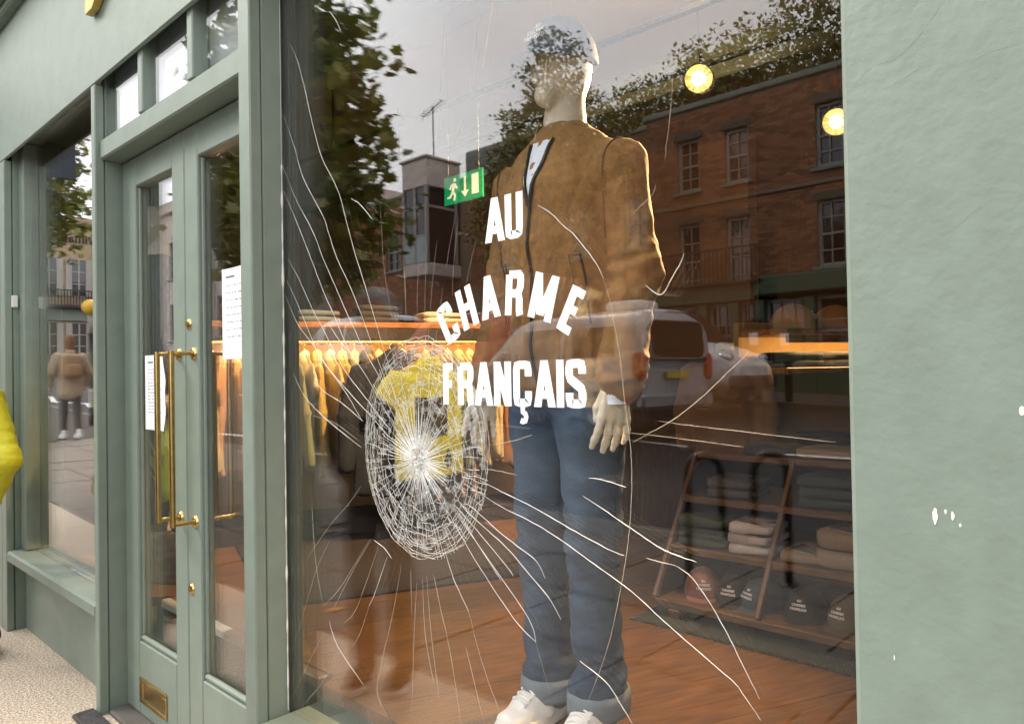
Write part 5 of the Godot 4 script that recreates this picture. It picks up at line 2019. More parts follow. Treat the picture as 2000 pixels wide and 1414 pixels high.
func sash(up: Node3D, r: Rect2, z: float, cols: int, rows: int, sill := true) -> void:
	# a recessed window whose outside faces -z
	var fm := MB.new()
	var x0 := r.position.x
	var x1 := r.end.x
	var y0 := r.position.y
	var y1 := r.end.y
	var zi := z + 0.09
	box(fm, Vector3(x0, y0, zi), Vector3(x0 + 0.07, y1, zi + 0.06))
	box(fm, Vector3(x1 - 0.07, y0, zi), Vector3(x1, y1, zi + 0.06))
	box(fm, Vector3(x0 + 0.071, y1 - 0.07, zi + 0.001), Vector3(x1 - 0.071, y1, zi + 0.06))
	box(fm, Vector3(x0 + 0.071, y0, zi + 0.001), Vector3(x1 - 0.071, y0 + 0.08, zi + 0.06))
	box(fm, Vector3(x0 + 0.071, (y0 + y1) / 2 - 0.025, zi + 0.004), Vector3(x1 - 0.071, (y0 + y1) / 2 + 0.025, zi + 0.06))
	for k in range(1, cols):
		var x := lerpf(x0, x1, float(k) / cols)
		box(fm, Vector3(x - 0.014, y0 + 0.08, zi + 0.012), Vector3(x + 0.014, y1 - 0.07, zi + 0.05))
	for k in range(1, rows):
		var y := lerpf(y0, y1, float(k) / rows)
		if absf(y - (y0 + y1) / 2) > 0.05:
			box(fm, Vector3(x0 + 0.071, y - 0.014, zi + 0.014), Vector3(x1 - 0.071, y + 0.014, zi + 0.05))
	var w := part("window", fm.done(), mats.window_white, up)
	part("pane", one_box(Vector3(x0 + 0.01, y0 + 0.01, zi + 0.062), Vector3(x1 - 0.01, y1 - 0.01, zi + 0.075)), mats.house_glass, w)
	if sill:
		part("sill", one_box(Vector3(x0 - 0.10, y0 - 0.09, z - 0.09), Vector3(x1 + 0.10, y0 - 0.002, z + 0.08), 0.01), mats.stone_trim, w)


func wall_with_holes(m: MB, x0: float, x1: float, y0: float, y1: float, z0: float, z1: float, holes: Array) -> void:
	# slabs between the openings, cut in columns
	var xs := [x0, x1]
	for h: Rect2 in holes:
		for e in [h.position.x, h.end.x]:
			if e > x0 and e < x1 and not e in xs:
				xs.append(e)
	xs.sort()
	for k in xs.size() - 1:
		var c: float = (xs[k] + xs[k + 1]) / 2
		var spans := []
		for h: Rect2 in holes:
			if c > h.position.x and c < h.end.x:
				spans.append(h)
		spans.sort_custom(func(a, b): return a.position.y < b.position.y)
		var y := y0
		for h: Rect2 in spans:
			box(m, Vector3(xs[k], y, z0), Vector3(xs[k + 1], h.position.y, z1))
			y = h.end.y
		box(m, Vector3(xs[k], y, z0), Vector3(xs[k + 1], y1, z1))


func build_far_side() -> void:
	# brick terrace opposite, its green shopfront below
	var z := 15.8
	var t := thing("brick_terrace", "red brick terrace house with sash windows over a dark green shopfront", "house")
	var holes := []
	for x in [-10.05, -8.71, -6.47, -4.4, -2.4]:
		var w := 0.62 if x < -8 else 0.85
		holes.append(Rect2(x, 5.93 if x < -6.6 else 5.88, w, 1.33 if x < -6.6 else 1.45))
		holes.append(Rect2(x, 3.62 if x > -6.6 else 3.15, w, 1.5 if x > -6.6 else 1.92))
	var wm := MB.new()
	wall_with_holes(wm, -11.0, 2.5, 3.05, 8.02, z, z + 0.3, holes)
	box(wm, Vector3(-11.0, 0.3, z + 0.5), Vector3(2.5, 8.0, z + 7.0))
	part("wall", wm.done(), mats.mortar, t)
	brick_front(t, -11.0, 2.5, 3.52, 8.0, z, holes)
	for h: Rect2 in holes:
		sash(t, h, z, 3 if h.size.x > 0.7 else 2, 4)
		part("lintel", one_box(Vector3(h.position.x - 0.1, h.end.y + 0.01, z - 0.03), Vector3(h.end.x + 0.1, h.end.y + 0.2, z + 0.02), 0.01), mats["bark"], t)
	part("parapet_coping", one_box(Vector3(-11.05, 8.02, z - 0.10), Vector3(2.55, 8.16, z + 0.35), 0.02), mats.stone_trim, t)
	part("string_course", one_box(Vector3(-11.0, 5.50, z - 0.06), Vector3(2.5, 5.60, z + 0.02), 0.01), mats.mortar, t)
	part("chimney", one_box(Vector3(-5.6, 8.0, z + 2.0), Vector3(-3.8, 9.3, z + 2.8), 0.02), mats.mortar, t)
	# balcony rail over the left shop
	var rm := MB.new()
	for k in 24:
		var x := -10.3 + k * 0.11
		box(rm, Vector3(x - 0.008, 3.46, z - 0.42), Vector3(x + 0.008, 4.24, z - 0.40))
	box(rm, Vector3(-10.36, 4.24, z - 0.44), Vector3(-7.7, 4.28, z - 0.39))
	box(rm, Vector3(-10.36, 3.40, z - 0.44), Vector3(-7.7, 3.455, z - 0.02))
	part("balcony_rail", rm.done(), mats.black_metal, t)
	# shopfronts
	var sf := MB.new()
	box(sf, Vector3(-11.0, 2.98, z - 0.22), Vector3(-7.92, 3.40, z - 0.001), 0.02)
	box(sf, Vector3(-7.9, 3.06, z - 0.30), Vector3(2.5, 3.50, z - 0.001), 0.03)
	for x in [-11.0, -9.45, -8.6, -7.95, -6.75, -4.5, -2.2, 0.2, 2.3]:
		box(sf, Vector3(x, 0.6, z - 0.14), Vector3(x + 0.22, 2.97, z + 0.1), 0.01)
	box(sf, Vector3(-11.0, 0.6, z - 0.08), Vector3(2.5, 1.35, z + 0.1), 0.01)
	part("shopfront", sf.done(), mats.shop_green, t)
	for k in 8:
		var xa: float = [-10.78, -9.23, -8.38, -7.73, -6.53, -4.28, -1.98, 0.42][k]
		var xb: float = [-9.45, -8.6, -7.95, -6.75, -4.5, -2.2, 0.2, 2.3][k]
		sash(t, Rect2(xa, 1.36, xb - xa, 1.6), z - 0.02, 3, 3, false)
	# the house next door stands further out into the pavement
	var nb := thing("neighbour_house", "brick house standing forward of the shop further down the street", "house")
	var nh := [Rect2(5.2, 1.0, 1.3, 1.9), Rect2(8.2, 1.0, 1.3, 1.9), Rect2(5.2, 4.6, 1.1, 1.7), Rect2(8.2, 4.6, 1.1, 1.7)]
	var nm := MB.new()
	box(nm, Vector3(3.3, -0.3, 0.003), Vector3(12.0, 9.4, 3.2))
	part("wall", nm.done(), mats.mortar, nb)
	for h: Rect2 in nh:
		var wn := part("window", one_box(Vector3(h.position.x, h.position.y, 3.203), Vector3(h.end.x, h.end.y, 3.23)), mats.window_white, nb)
		part("pane", one_box(Vector3(h.position.x + 0.08, h.position.y + 0.08, 3.232), Vector3(h.end.x - 0.08, h.end.y - 0.08, 3.24)), mats.house_glass, wn)
	# the house with the white bay, half behind the plane tree
	z = 17.6
	var b := thing("bay_house", "red brick house with a boxy white framed bay window and a television aerial", "house")
	var bh := [Rect2(-27.5, 5.6, 1.0, 1.6), Rect2(-25.0, 5.6, 1.0, 1.6), Rect2(-27.5, 2.6, 1.0, 1.7), Rect2(-25.0, 2.6, 1.0, 1.7), Rect2(-18.6, 5.0, 1.0, 1.6), Rect2(-15.4, 5.0, 1.0, 1.6), Rect2(-13.0, 5.0, 0.9, 1.6), Rect2(-18.6, 2.2, 1.0, 1.7), Rect2(-15.4, 2.2, 1.0, 1.7), Rect2(-13.0, 2.2, 0.9, 1.7)]
	var bm := MB.new()
	wall_with_holes(bm, -29.0, -11.06, 0.4, 8.5, z, z + 0.3, bh)
	box(bm, Vector3(-29.0, 0.4, z + 0.5), Vector3(-11.06, 8.4, z + 8.0))
	part("wall", bm.done(), mats.mortar, b)
	brick_front(b, -29.0, -11.06, 1.6, 8.48, z, bh + [Rect2(-22.4, 4.8, 2.6, 4.0)])
	for h: Rect2 in bh:
		sash(b, h, z, 2, 4)
	part("coping", one_box(Vector3(-29.1, 8.5, z - 0.1), Vector3(-11.0, 8.64, z + 0.5), 0.02), mats.stone_trim, b)
	part("dormer", one_box(Vector3(-20.2, 8.42, z + 0.1), Vector3(-17.2, 9.62, z + 3.0), 0.03), mats.lead, b)
	var bay := MB.new()
	var bx0 := -21.75
	var bx1 := -20.35
	var bz := 15.9
	box(bay, Vector3(bx0, 8.12, bz), Vector3(bx1, 9.12, z - 0.02), 0.03)
	box(bay, Vector3(bx0 - 0.08, 9.13, bz - 0.08), Vector3(bx1 + 0.08, 9.22, z - 0.02), 0.02)
	box(bay, Vector3(bx0, 4.9, bz), Vector3(bx1, 5.35, z - 0.02), 0.03)
	var bw := part("bay_window", bay.done(), mats.stucco, b)
	var bf := MB.new()
	for x in [bx0, -21.1, bx1 - 0.12]:
		box(bf, Vector3(x, 5.36, bz), Vector3(x + 0.12, 8.11, bz + 0.12), 0.01)
	box(bf, Vector3(bx1 - 0.12, 5.36, z - 0.3), Vector3(bx1, 8.11, z - 0.18), 0.01)
	box(bf, Vector3(bx0 + 0.12, 7.35, bz + 0.01), Vector3(bx1 - 0.12, 7.45, bz + 0.11))
	box(bf, Vector3(bx1 - 0.11, 7.35, bz + 0.12), Vector3(bx1 - 0.01, 7.45, z - 0.3))
	box(bf, Vector3(bx0 + 0.12, 6.32, bz + 0.01), Vector3(bx1 - 0.12, 6.38, bz + 0.11))
	part("frame", bf.done(), mats.window_white, bw)
	part("pane", one_box(Vector3(bx0 + 0.05, 5.37, bz + 0.06), Vector3(bx1 - 0.05, 8.10, z - 0.05)), mats.house_glass, bw)
	part("panel", one_box(Vector3(bx0 + 0.04, 5.37, bz + 0.02), Vector3(bx1 - 0.04, 6.31, bz + 0.055)), mat("bay_panel", lin(0.34, 0.42, 0.44), 0.5), bw)
	var an := MB.new()
	tube(an, [Vector3(-20.95, 9.2, 16.8), Vector3(-20.97, 11.35, 16.8)], 0.025, 6)
	tube(an, [Vector3(-21.75, 11.18, 17.0), Vector3(-20.2, 11.32, 16.6)], 0.016, 6)
	for k in 9:
		var f := k / 8.0
		var c := Vector3(-21.7, 11.19, 16.99).lerp(Vector3(-20.25, 11.315, 16.61), f)
		var l := 0.17 + 0.06 * (1.0 - f)
		tube(an, [c + Vector3(-0.04, 0, -l), c + Vector3(0.04, 0, l)], 0.009, 5)
	tube(an, [Vector3(-21.72, 10.95, 16.9), Vector3(-21.78, 11.45, 17.05)], 0.012, 5)
	part("aerial", an.done(), mats.slate, b)
	# pale stucco house further left
	var s := thing("stucco_house", "pale stucco house with a moulded cornice, beyond the brick houses", "house")
	z = 15.8
	var sh := []
	for x in [-46.0, -43.0, -40.0, -37.0, -34.0, -31.2]:
		for y in [3.4, 6.9]:
			sh.append(Rect2(x, y, 1.2, 2.1))
	var smh := MB.new()
	wall_with_holes(smh, -47.5, -29.2, 0.5, 10.6, z, z + 0.3, sh)
	box(smh, Vector3(-47.5, 0.5, z + 0.6), Vector3(-29.2, 10.4, z + 8.0))
	part("wall", smh.done(), mats.stucco, s)
	for h: Rect2 in sh:
		sash(s, h, z, 2, 4)
	var sc := MB.new()
	box(sc, Vector3(-47.7, 10.62, z - 0.25), Vector3(-29.0, 10.75, z + 0.4), 0.03)
	box(sc, Vector3(-47.6, 10.76, z - 0.15), Vector3(-29.1, 11.3, z + 0.4), 0.03)
	part("cornice", sc.done(), mats.stucco, s)
	# the pub that closes the view up the street, its front facing down the road
	var p := thing("pub", "pale brown corner pub with white shutters, black balcony and painted name", "pub", Vector3(-62.0, 0, 0), PI / 2)
	# in its own axes: x runs to -z, its front faces +z
	var pw := MB.new()
	box(pw, Vector3(-30.0, 0.5, -10.0), Vector3(-6.0, 13.6, -0.02))
	part("wall", pw.done(), mats.pub_wall, p)
	for k in 10:
		var x := -24.5 + k * 1.95
		for yy in [[7.6, 10.4], [3.0, 5.6]]:
			var h: float = yy[1] - yy[0]
			var w := part("window", one_box(Vector3(x - 0.45, yy[0], -0.015), Vector3(x + 0.45, yy[1], 0.02)), mats.house_glass, p)
			var fm := MB.new()
			box(fm, Vector3(x - 0.05, yy[0], 0.021), Vector3(x + 0.05, yy[1], 0.05))
			for e in [0.0, 0.33, 0.66, 1.0]:
				box(fm, Vector3(x - 0.44, yy[0] + h * e - 0.03, 0.022), Vector3(x - 0.051, yy[0] + h * e + 0.03, 0.048))
				box(fm, Vector3(x + 0.051, yy[0] + h * e - 0.03, 0.022), Vector3(x + 0.44, yy[0] + h * e + 0.03, 0.048))
			part("frame", fm.done(), mats.window_white, w)
			for q in [-1.0, 1.0]:
				part("shutter", one_box(Vector3(x + q * 0.68 - 0.21, yy[0], 0.0), Vector3(x + q * 0.68 + 0.21, yy[1], 0.07), 0.01), mats.window_white, p)
	var pb := MB.new()
	box(pb, Vector3(-26.0, 6.65, 0.0), Vector3(-6.0, 6.85, 0.9))
	box(pb, Vector3(-26.0, 7.92, 0.82), Vector3(-6.0, 8.0, 0.9))
	for k in 100:
		var x := -25.9 + k * 0.2
		box(pb, Vector3(x - 0.03, 6.86, 0.83), Vector3(x + 0.03, 7.91, 0.88))
	part("balcony", pb.done(), mats.black_metal, p)
	part("awning_band", one_box(Vector3(-26.0, 5.75, 0.0), Vector3(-6.0, 6.62, 0.25)), mats.stone_trim, p)
	var tm := TextMesh.new()
	tm.text = "William IV"
	tm.font = sans()
	tm.font_size = 32
	tm.pixel_size = 0.024
	tm.depth = 0.06
	part("lettering", tm, mats.dark_wood, p, Vector3(-16.2, 11.9, 0.03))


# ---------------------------------------------------------------- trees
func leaf_mesh(lobed: bool) -> ArrayMesh:
	var m := MB.new()
	m.tinted = true
	var pts := []
	if lobed:
		for q in [[0.0, -0.5], [0.22, -0.34], [0.5, -0.22], [0.30, 0.0], [0.46, 0.24], [0.20, 0.22], [0.0, 0.55], [-0.20, 0.22], [-0.46, 0.24], [-0.30, 0.0], [-0.5, -0.22], [-0.22, -0.34]]:
			pts.append(Vector3(q[0], q[1], -0.25 * (q[0] * q[0])))
	else:
		for q in [[0.0, -0.5], [0.24, -0.2], [0.26, 0.12], [0.0, 0.5], [-0.26, 0.12], [-0.24, -0.2]]:
			pts.append(Vector3(q[0], q[1], -0.3 * (q[0] * q[0])))
	for k in pts.size():
		m.tri(Vector3(0, 0, 0.02), pts[k], pts[(k + 1) % pts.size()])
	return m.done()


func tree(called: String, label: String, foot: Vector3, trunk: Array, lobes: Array, clusters: int, per: int, size: float, spread: float, lm: ArrayMesh, m: Material, girth: float) -> void:
	var t := thing(called, label, "tree", foot, 0.0)
	var tm := MB.new()
	var r := []
	for k in trunk.size():
		r.append(girth * (1.0 - 0.62 * k / (trunk.size() - 1.0)))
	tube(tm, trunk, r, 10)
	for l in lobes:
		var c: Vector3 = l[0]
		var from: Vector3 = trunk[-1 if rng.randf() < 0.6 else -2]
		tube(tm, [from, from.lerp(c, 0.45) + Vector3(0, 0.15, 0), c], [girth * 0.42, girth * 0.26, girth * 0.08], 7)
		for k in 7:
			var d := Vector3(rng.randfn(0, 1), rng.randfn(0, 0.8), rng.randfn(0, 1)).normalized()
			var rad: Vector3 = l[1]
			tube(tm, [from.lerp(c, 0.7), c + d * rad * 0.45, c + d * rad * 0.86 + Vector3(0, 0.1, 0)], [girth * 0.14, girth * 0.07, girth * 0.02], 5)
	part("trunk", tm.done(), mats.bark, t)
	var total := clusters * per
	var mm := MultiMesh.new()
	mm.transform_format = MultiMesh.TRANSFORM_3D
	mm.use_colors = true
	mm.mesh = lm
	mm.instance_count = total
	var weights := []
	var sum := 0.0
	for l in lobes:
		var rv: Vector3 = l[1]
		sum += rv.x * rv.y * rv.z
		weights.append(sum)
	var i := 0
	for c in clusters:
		var pick := rng.randf() * sum
		var n := 0
		while weights[n] < pick:
			n += 1
		var d := Vector3(rng.randfn(0, 1), rng.randfn(0, 1), rng.randfn(0, 1)).normalized()
		var rv: Vector3 = lobes[n][1]
		var at: Vector3 = lobes[n][0] + d * rv * pow(rng.randf(), 0.42) * rng.randf_range(0.9, 1.05)
		var tone := rng.randf_range(0.7, 1.35)
		for k in per:
			var p := at + Vector3(rng.randfn(0, spread), rng.randfn(0, spread * 0.8), rng.randfn(0, spread))
			var b := Basis.from_euler(Vector3(rng.randfn(-0.9, 0.5), rng.randf() * TAU, rng.randfn(0, 0.5)))
			mm.set_instance_transform(i, Transform3D(b.scaled(Vector3.ONE * size * rng.randf_range(0.6, 1.25)), p))
			var g := tone * rng.randf_range(0.85, 1.2)
			mm.set_instance_color(i, Color(g * rng.randf_range(0.85, 1.25), g, g * 0.9))
			i += 1
	var o := MultiMeshInstance3D.new()
	o.name = "crown"
	o.multimesh = mm
	o.material_override = m
	stuff(o)
	t.add_child(o, true)


func build_trees() -> void:
	var big := leaf_mesh(true)
	var small := leaf_mesh(false)
	tree("plane_tree", "plane tree with large lobed leaves at the near kerb, mirrored left of the lettering", Vector3(-9.3, rise(-9.3) - 0.05, 3.75),
		[Vector3(0, 0, 0), Vector3(0.05, 1.2, 0), Vector3(-0.05, 2.6, 0.05), Vector3(0.05, 4.0, 0.0)],
		[[Vector3(-0.45, 5.1, 0.75), Vector3(1.7, 1.9, 1.05)], [Vector3(0.2, 3.5, 0.4), Vector3(1.5, 1.2, 1.3)], [Vector3(-0.8, 3.7, 0.6), Vector3(1.4, 1.3, 1.1)]], 560, 16, 0.20, 0.20, big, mats.plane_leaf, 0.17)
	tree("street_tree", "young leafy street tree across the road, mirrored over the mannequin's head", Vector3(-11.6, far_y(-11.2), 12.6),
		[Vector3(0, 0, 0), Vector3(0.03, 1.6, 0), Vector3(-0.05, 3.4, 0.04), Vector3(0, 5.2, 0)],
		[[Vector3(0.0, 5.9, 0), Vector3(1.7, 1.5, 1.5)], [Vector3(0.1, 7.4, 0), Vector3(0.9, 1.4, 0.9)], [Vector3(-1.1, 5.0, 0), Vector3(1.2, 1.3, 1.2)], [Vector3(-1.9, 4.2, 0), Vector3(0.9, 1.0, 0.9)], [Vector3(1.15, 5.5, 0), Vector3(1.0, 1.3, 1.1)], [Vector3(-0.3, 3.9, 0), Vector3(1.3, 0.8, 1.2)]], 1150, 16, 0.125, 0.14, small, mats.far_leaf, 0.11)
	tree("back_tree", "broad dense tree behind the brick terrace, tallest at the right", Vector3(-9.6, 0.6, 23.0),
		[Vector3(0, 0, 0), Vector3(0.1, 3, 0), Vector3(0, 6.5, 0)],
		[[Vector3(0.4, 10.6, 0), Vector3(2.5, 3.0, 2.2)], [Vector3(-2.2, 10.4, 0), Vector3(2.0, 2.4, 1.9)], [Vector3(2.4, 11.4, 0.5), Vector3(1.8, 2.0, 1.7)], [Vector3(0.4, 8.2, 0), Vector3(3.6, 2.0, 2.0)]], 1000, 18, 0.19, 0.24, small, mats.far_leaf, 0.28)
	tree("back_tree", "rounded lower tree behind the brick terrace, left of the tall one", Vector3(-14.6, 0.6, 22.6),
		[Vector3(0, 0, 0), Vector3(0.1, 3, 0), Vector3(0, 5.6, 0)],
		[[Vector3(0.3, 9.2, 0), Vector3(2.2, 2.4, 2.0)], [Vector3(1.6, 10.6, 0.3), Vector3(1.7, 1.7, 1.6)], [Vector3(-1.2, 10.2, 0), Vector3(1.5, 1.6, 1.6)], [Vector3(-2.0, 8.2, 0), Vector3(1.6, 1.8, 1.6)]], 760, 18, 0.19, 0.24, small, mats.far_leaf, 0.24)
	tree("back_tree", "tree at the far right edge behind the brick terrace", Vector3(-2.6, 0.6, 22.8),
		[Vector3(0, 0, 0), Vector3(0.1, 3, 0), Vector3(0, 6.5, 0)],
		[[Vector3(0.0, 10.4, 0), Vector3(2.3, 2.6, 2.0)], [Vector3(2.2, 9.2, 0.3), Vector3(2.0, 2.0, 1.8)], [Vector3(-0.6, 7.4, 0), Vector3(2.4, 1.8, 1.6)]], 420, 18, 0.19, 0.24, small, mats.far_leaf, 0.24)
	tree("plane_tree", "plane tree at the near kerb down the street, next in the row", Vector3(9.6, -0.05, 4.0),
		[Vector3(0, 0, 0), Vector3(0.05, 1.2, 0), Vector3(-0.05, 2.6, 0.05), Vector3(0.05, 4.0, 0.0)],
		[[Vector3(0.0, 5.4, -0.2), Vector3(2.6, 1.9, 2.2)], [Vector3(-1.2, 4.2, -0.6), Vector3(1.9, 1.5, 1.9)], [Vector3(1.6, 4.3, -0.7), Vector3(2.0, 1.6, 1.9)]], 420, 16, 0.24, 0.22, big, mats.plane_leaf, 0.17)
	tree("street_tree", "dark street tree up the hill near the pub", Vector3(-20.4, rise(-20.4), 3.3),
		[Vector3(0, 0, 0), Vector3(0.05, 1.6, 0), Vector3(0, 4.2, 0.0)],
		[[Vector3(0, 5.6, 0), Vector3(2.6, 2.2, 1.6)], [Vector3(1.0, 4.7, 0.0), Vector3(1.5, 1.3, 1.3)]], 360, 16, 0.19, 0.22, big, mats.plane_leaf, 0.17)


# ---------------------------------------------------------------- vehicles and street furniture
func van_mesh(box_top: float) -> ArrayMesh:
	# rings along the length, nose at +x
	var st := [[-2.16, 0.42, 1.05, 0.70, 0.60], [-2.20, 0.36, 1.20, 0.84, 0.76], [-2.18, 0.34, 1.70, 0.88, 0.74], [-2.02, 0.32, box_top - 0.03, 0.90, 0.72], [-1.7, 0.32, box_top, 0.90, 0.74], [-0.6, 0.32, box_top + 0.02, 0.90, 0.75], [0.45, 0.32, box_top + 0.0, 0.90, 0.73], [0.75, 0.32, box_top - 0.08, 0.90, 0.71], [1.38, 0.32, 1.16, 0.89, 0.72], [1.75, 0.33, 1.05, 0.86, 0.70], [2.05, 0.36, 0.92, 0.78, 0.62], [2.18, 0.42, 0.74, 0.62, 0.5]]
	var rings := []
	for q in st:
		var r := []
		var y0: float = q[1]
		var y1: float = q[2]
		for s in 36:
			var an := TAU * s / 36.0
			var e := 0.38
			var sy := signf(sin(an)) * pow(absf(sin(an)), e)
			var sx := signf(cos(an)) * pow(absf(cos(an)), e)
			var y := lerpf(y0, y1, sy * 0.5 + 0.5)
			var belt := clampf((y - 1.0) / 0.8, 0.0, 1.0)
			r.append(Vector3(q[0] as float, y, sx * lerpf(q[3], q[4], belt)))
		rings.append(r)
	var m := MB.new()
	loft(m, rings)
	return m.done()


func van(label: String, at: Vector3, turn: float, paint: Material, roof_box: bool) -> Node3D:
	var t := thing("van", label, "van", at, turn, "vans in the road")
	part("body", van_mesh(1.84), paint, t)
	var rounded := func(w: float, h: float, r: float) -> PackedVector2Array:
		var v := PackedVector2Array()
		for c in [[1, 1, 0], [-1, 1, 1], [-1, -1, 2], [1, -1, 3]]:
			for k in 6:
				var an: float = c[2] * PI / 2 + k * PI / 10
				v.append(Vector2(c[0] * (w - r) + cos(an) * r, c[1] * (h - r) + sin(an) * r))
		return v
	var back := Basis(Vector3(0, 0, 1), Vector3(0.09, 1, 0).normalized(), Vector3(-1, 0, 0))
	var g := MB.new()
	extrude(g, rounded.call(0.62, 0.27, 0.12), 0.02, back, Vector3(-2.214, 1.38, 0))
	var rw := part("rear_window", g.done(), mats.car_glass, t)
	var gr := MB.new()
	var outline := []
	for p: Vector2 in rounded.call(0.635, 0.285, 0.13):
		outline.append(Vector3(-2.230, 1.38, 0) + back * Vector3(p.x, p.y, 0))
	outline.append(outline[0])
	tube(gr, outline, 0.012, 6, false)
	part("surround", gr.done(), mats.rim_metal, rw)
	for s in [-1.0, 1.0]:
		var lm := MB.new()
		pillow(lm, Vector3(-2.14, 0.98, s * 0.80), Vector3(0.09, 0.21, 0.085), 0.5, 8, 18)
		part("tail_lamp", lm.done(), mats.red_lamp, t)
		var hm := MB.new()
		pillow(hm, Vector3(1.94, 0.88, s * 0.64), Vector3(0.15, 0.085, 0.13), 0.6, 8, 18)
		part("headlight", hm.done(), mats.headlamp, t)
		for q in [[-1.75, -0.65, 1.16, 1.62], [-0.58, 0.36, 1.16, 1.64]]:
			var sm := MB.new()
			extrude(sm, PackedVector2Array([Vector2(q[0], q[2]), Vector2(q[1], q[2]), Vector2(q[1] - 0.02, q[3]), Vector2(q[0] + 0.06, q[3])]), 0.02, Basis(Vector3.RIGHT, Vector3(0, 1, -0.19 * s).normalized(), Vector3(0, 0, 1)), Vector3(0, 0.235 if false else 0.0, s * 0.885 + 0.235 * 0.0 + (0.19 * s * 1.10) - 0.01))
			part("side_window", sm.done(), mats.car_glass, t)
		var mm := MB.new()
		pillow(mm, Vector3(0.62, 1.20, s * 1.0), Vector3(0.07, 0.085, 0.09), 0.5, 7, 14)
		part("wing_mirror", mm.done(), paint, t)
		part("side_moulding", one_box(Vector3(-1.1, 0.60, s * 0.905 - 0.012), Vector3(0.9, 0.68, s * 0.905 + 0.012), 0.006), mats.trim_black, t)
		for x in [-1.38, 1.36]:
			var wh := MB.new()
			lathe(wh, [[0.0, -0.10], [0.26, -0.10], [0.315, -0.08], [0.325, 0.0], [0.315, 0.08], [0.26, 0.10], [0.0, 0.10]], 28, Vector3(x, 0.325, s * 0.80), Basis(Vector3.RIGHT, PI / 2))
			var w := part("wheel", wh.done(), mats.tyre, t)
			var ri := MB.new()
			lathe(ri, [[0.0, -0.112], [0.20, -0.112], [0.215, -0.09], [0.215, 0.09], [0.20, 0.112], [0.0, 0.112]], 24, Vector3(x, 0.325, s * 0.80), Basis(Vector3.RIGHT, PI / 2))
			part("rim", ri.done(), mats.rim_metal, w)
	var ws := MB.new()
	extrude(ws, PackedVector2Array([Vector2(-0.70, 0.0), Vector2(0.70, 0.0), Vector2(0.60, 0.80), Vector2(-0.60, 0.80)]), 0.015, Basis(Vector3(0, 0, -1), Vector3(-0.66, 0.66, 0).normalized(), Vector3(0.7, 0.7, 0).normalized()), Vector3(1.36, 1.185, 0))
	part("windscreen", ws.done(), mats.car_glass, t)
	part("bumper", one_box(Vector3(-2.27, 0.36, -0.84), Vector3(-2.10, 0.60, 0.84), 0.05), mats.rim_metal if paint == mats.van_silver else mats.trim_black, t)
	part("bumper", one_box(Vector3(2.04, 0.36, -0.78), Vector3(2.24, 0.58, 0.78), 0.05), mats.trim_black, t)
	part("number_plate", one_box(Vector3(-2.235, 0.80, -0.26), Vector3(-2.205, 0.91, 0.26), 0.003), mats.plate_yellow, t)
	part("underside", one_box(Vector3(-1.9, 0.20, -0.66), Vector3(1.9, 0.36, 0.66)), mats.trim_black, t)
	if roof_box:
		var rb := MB.new()
		pillow(rb, Vector3(-0.35, 1.95, 0), Vector3(0.45, 0.11, 0.40), 0.5, 9, 24)
		part("roof_pod", rb.done(), paint, t)
	return t


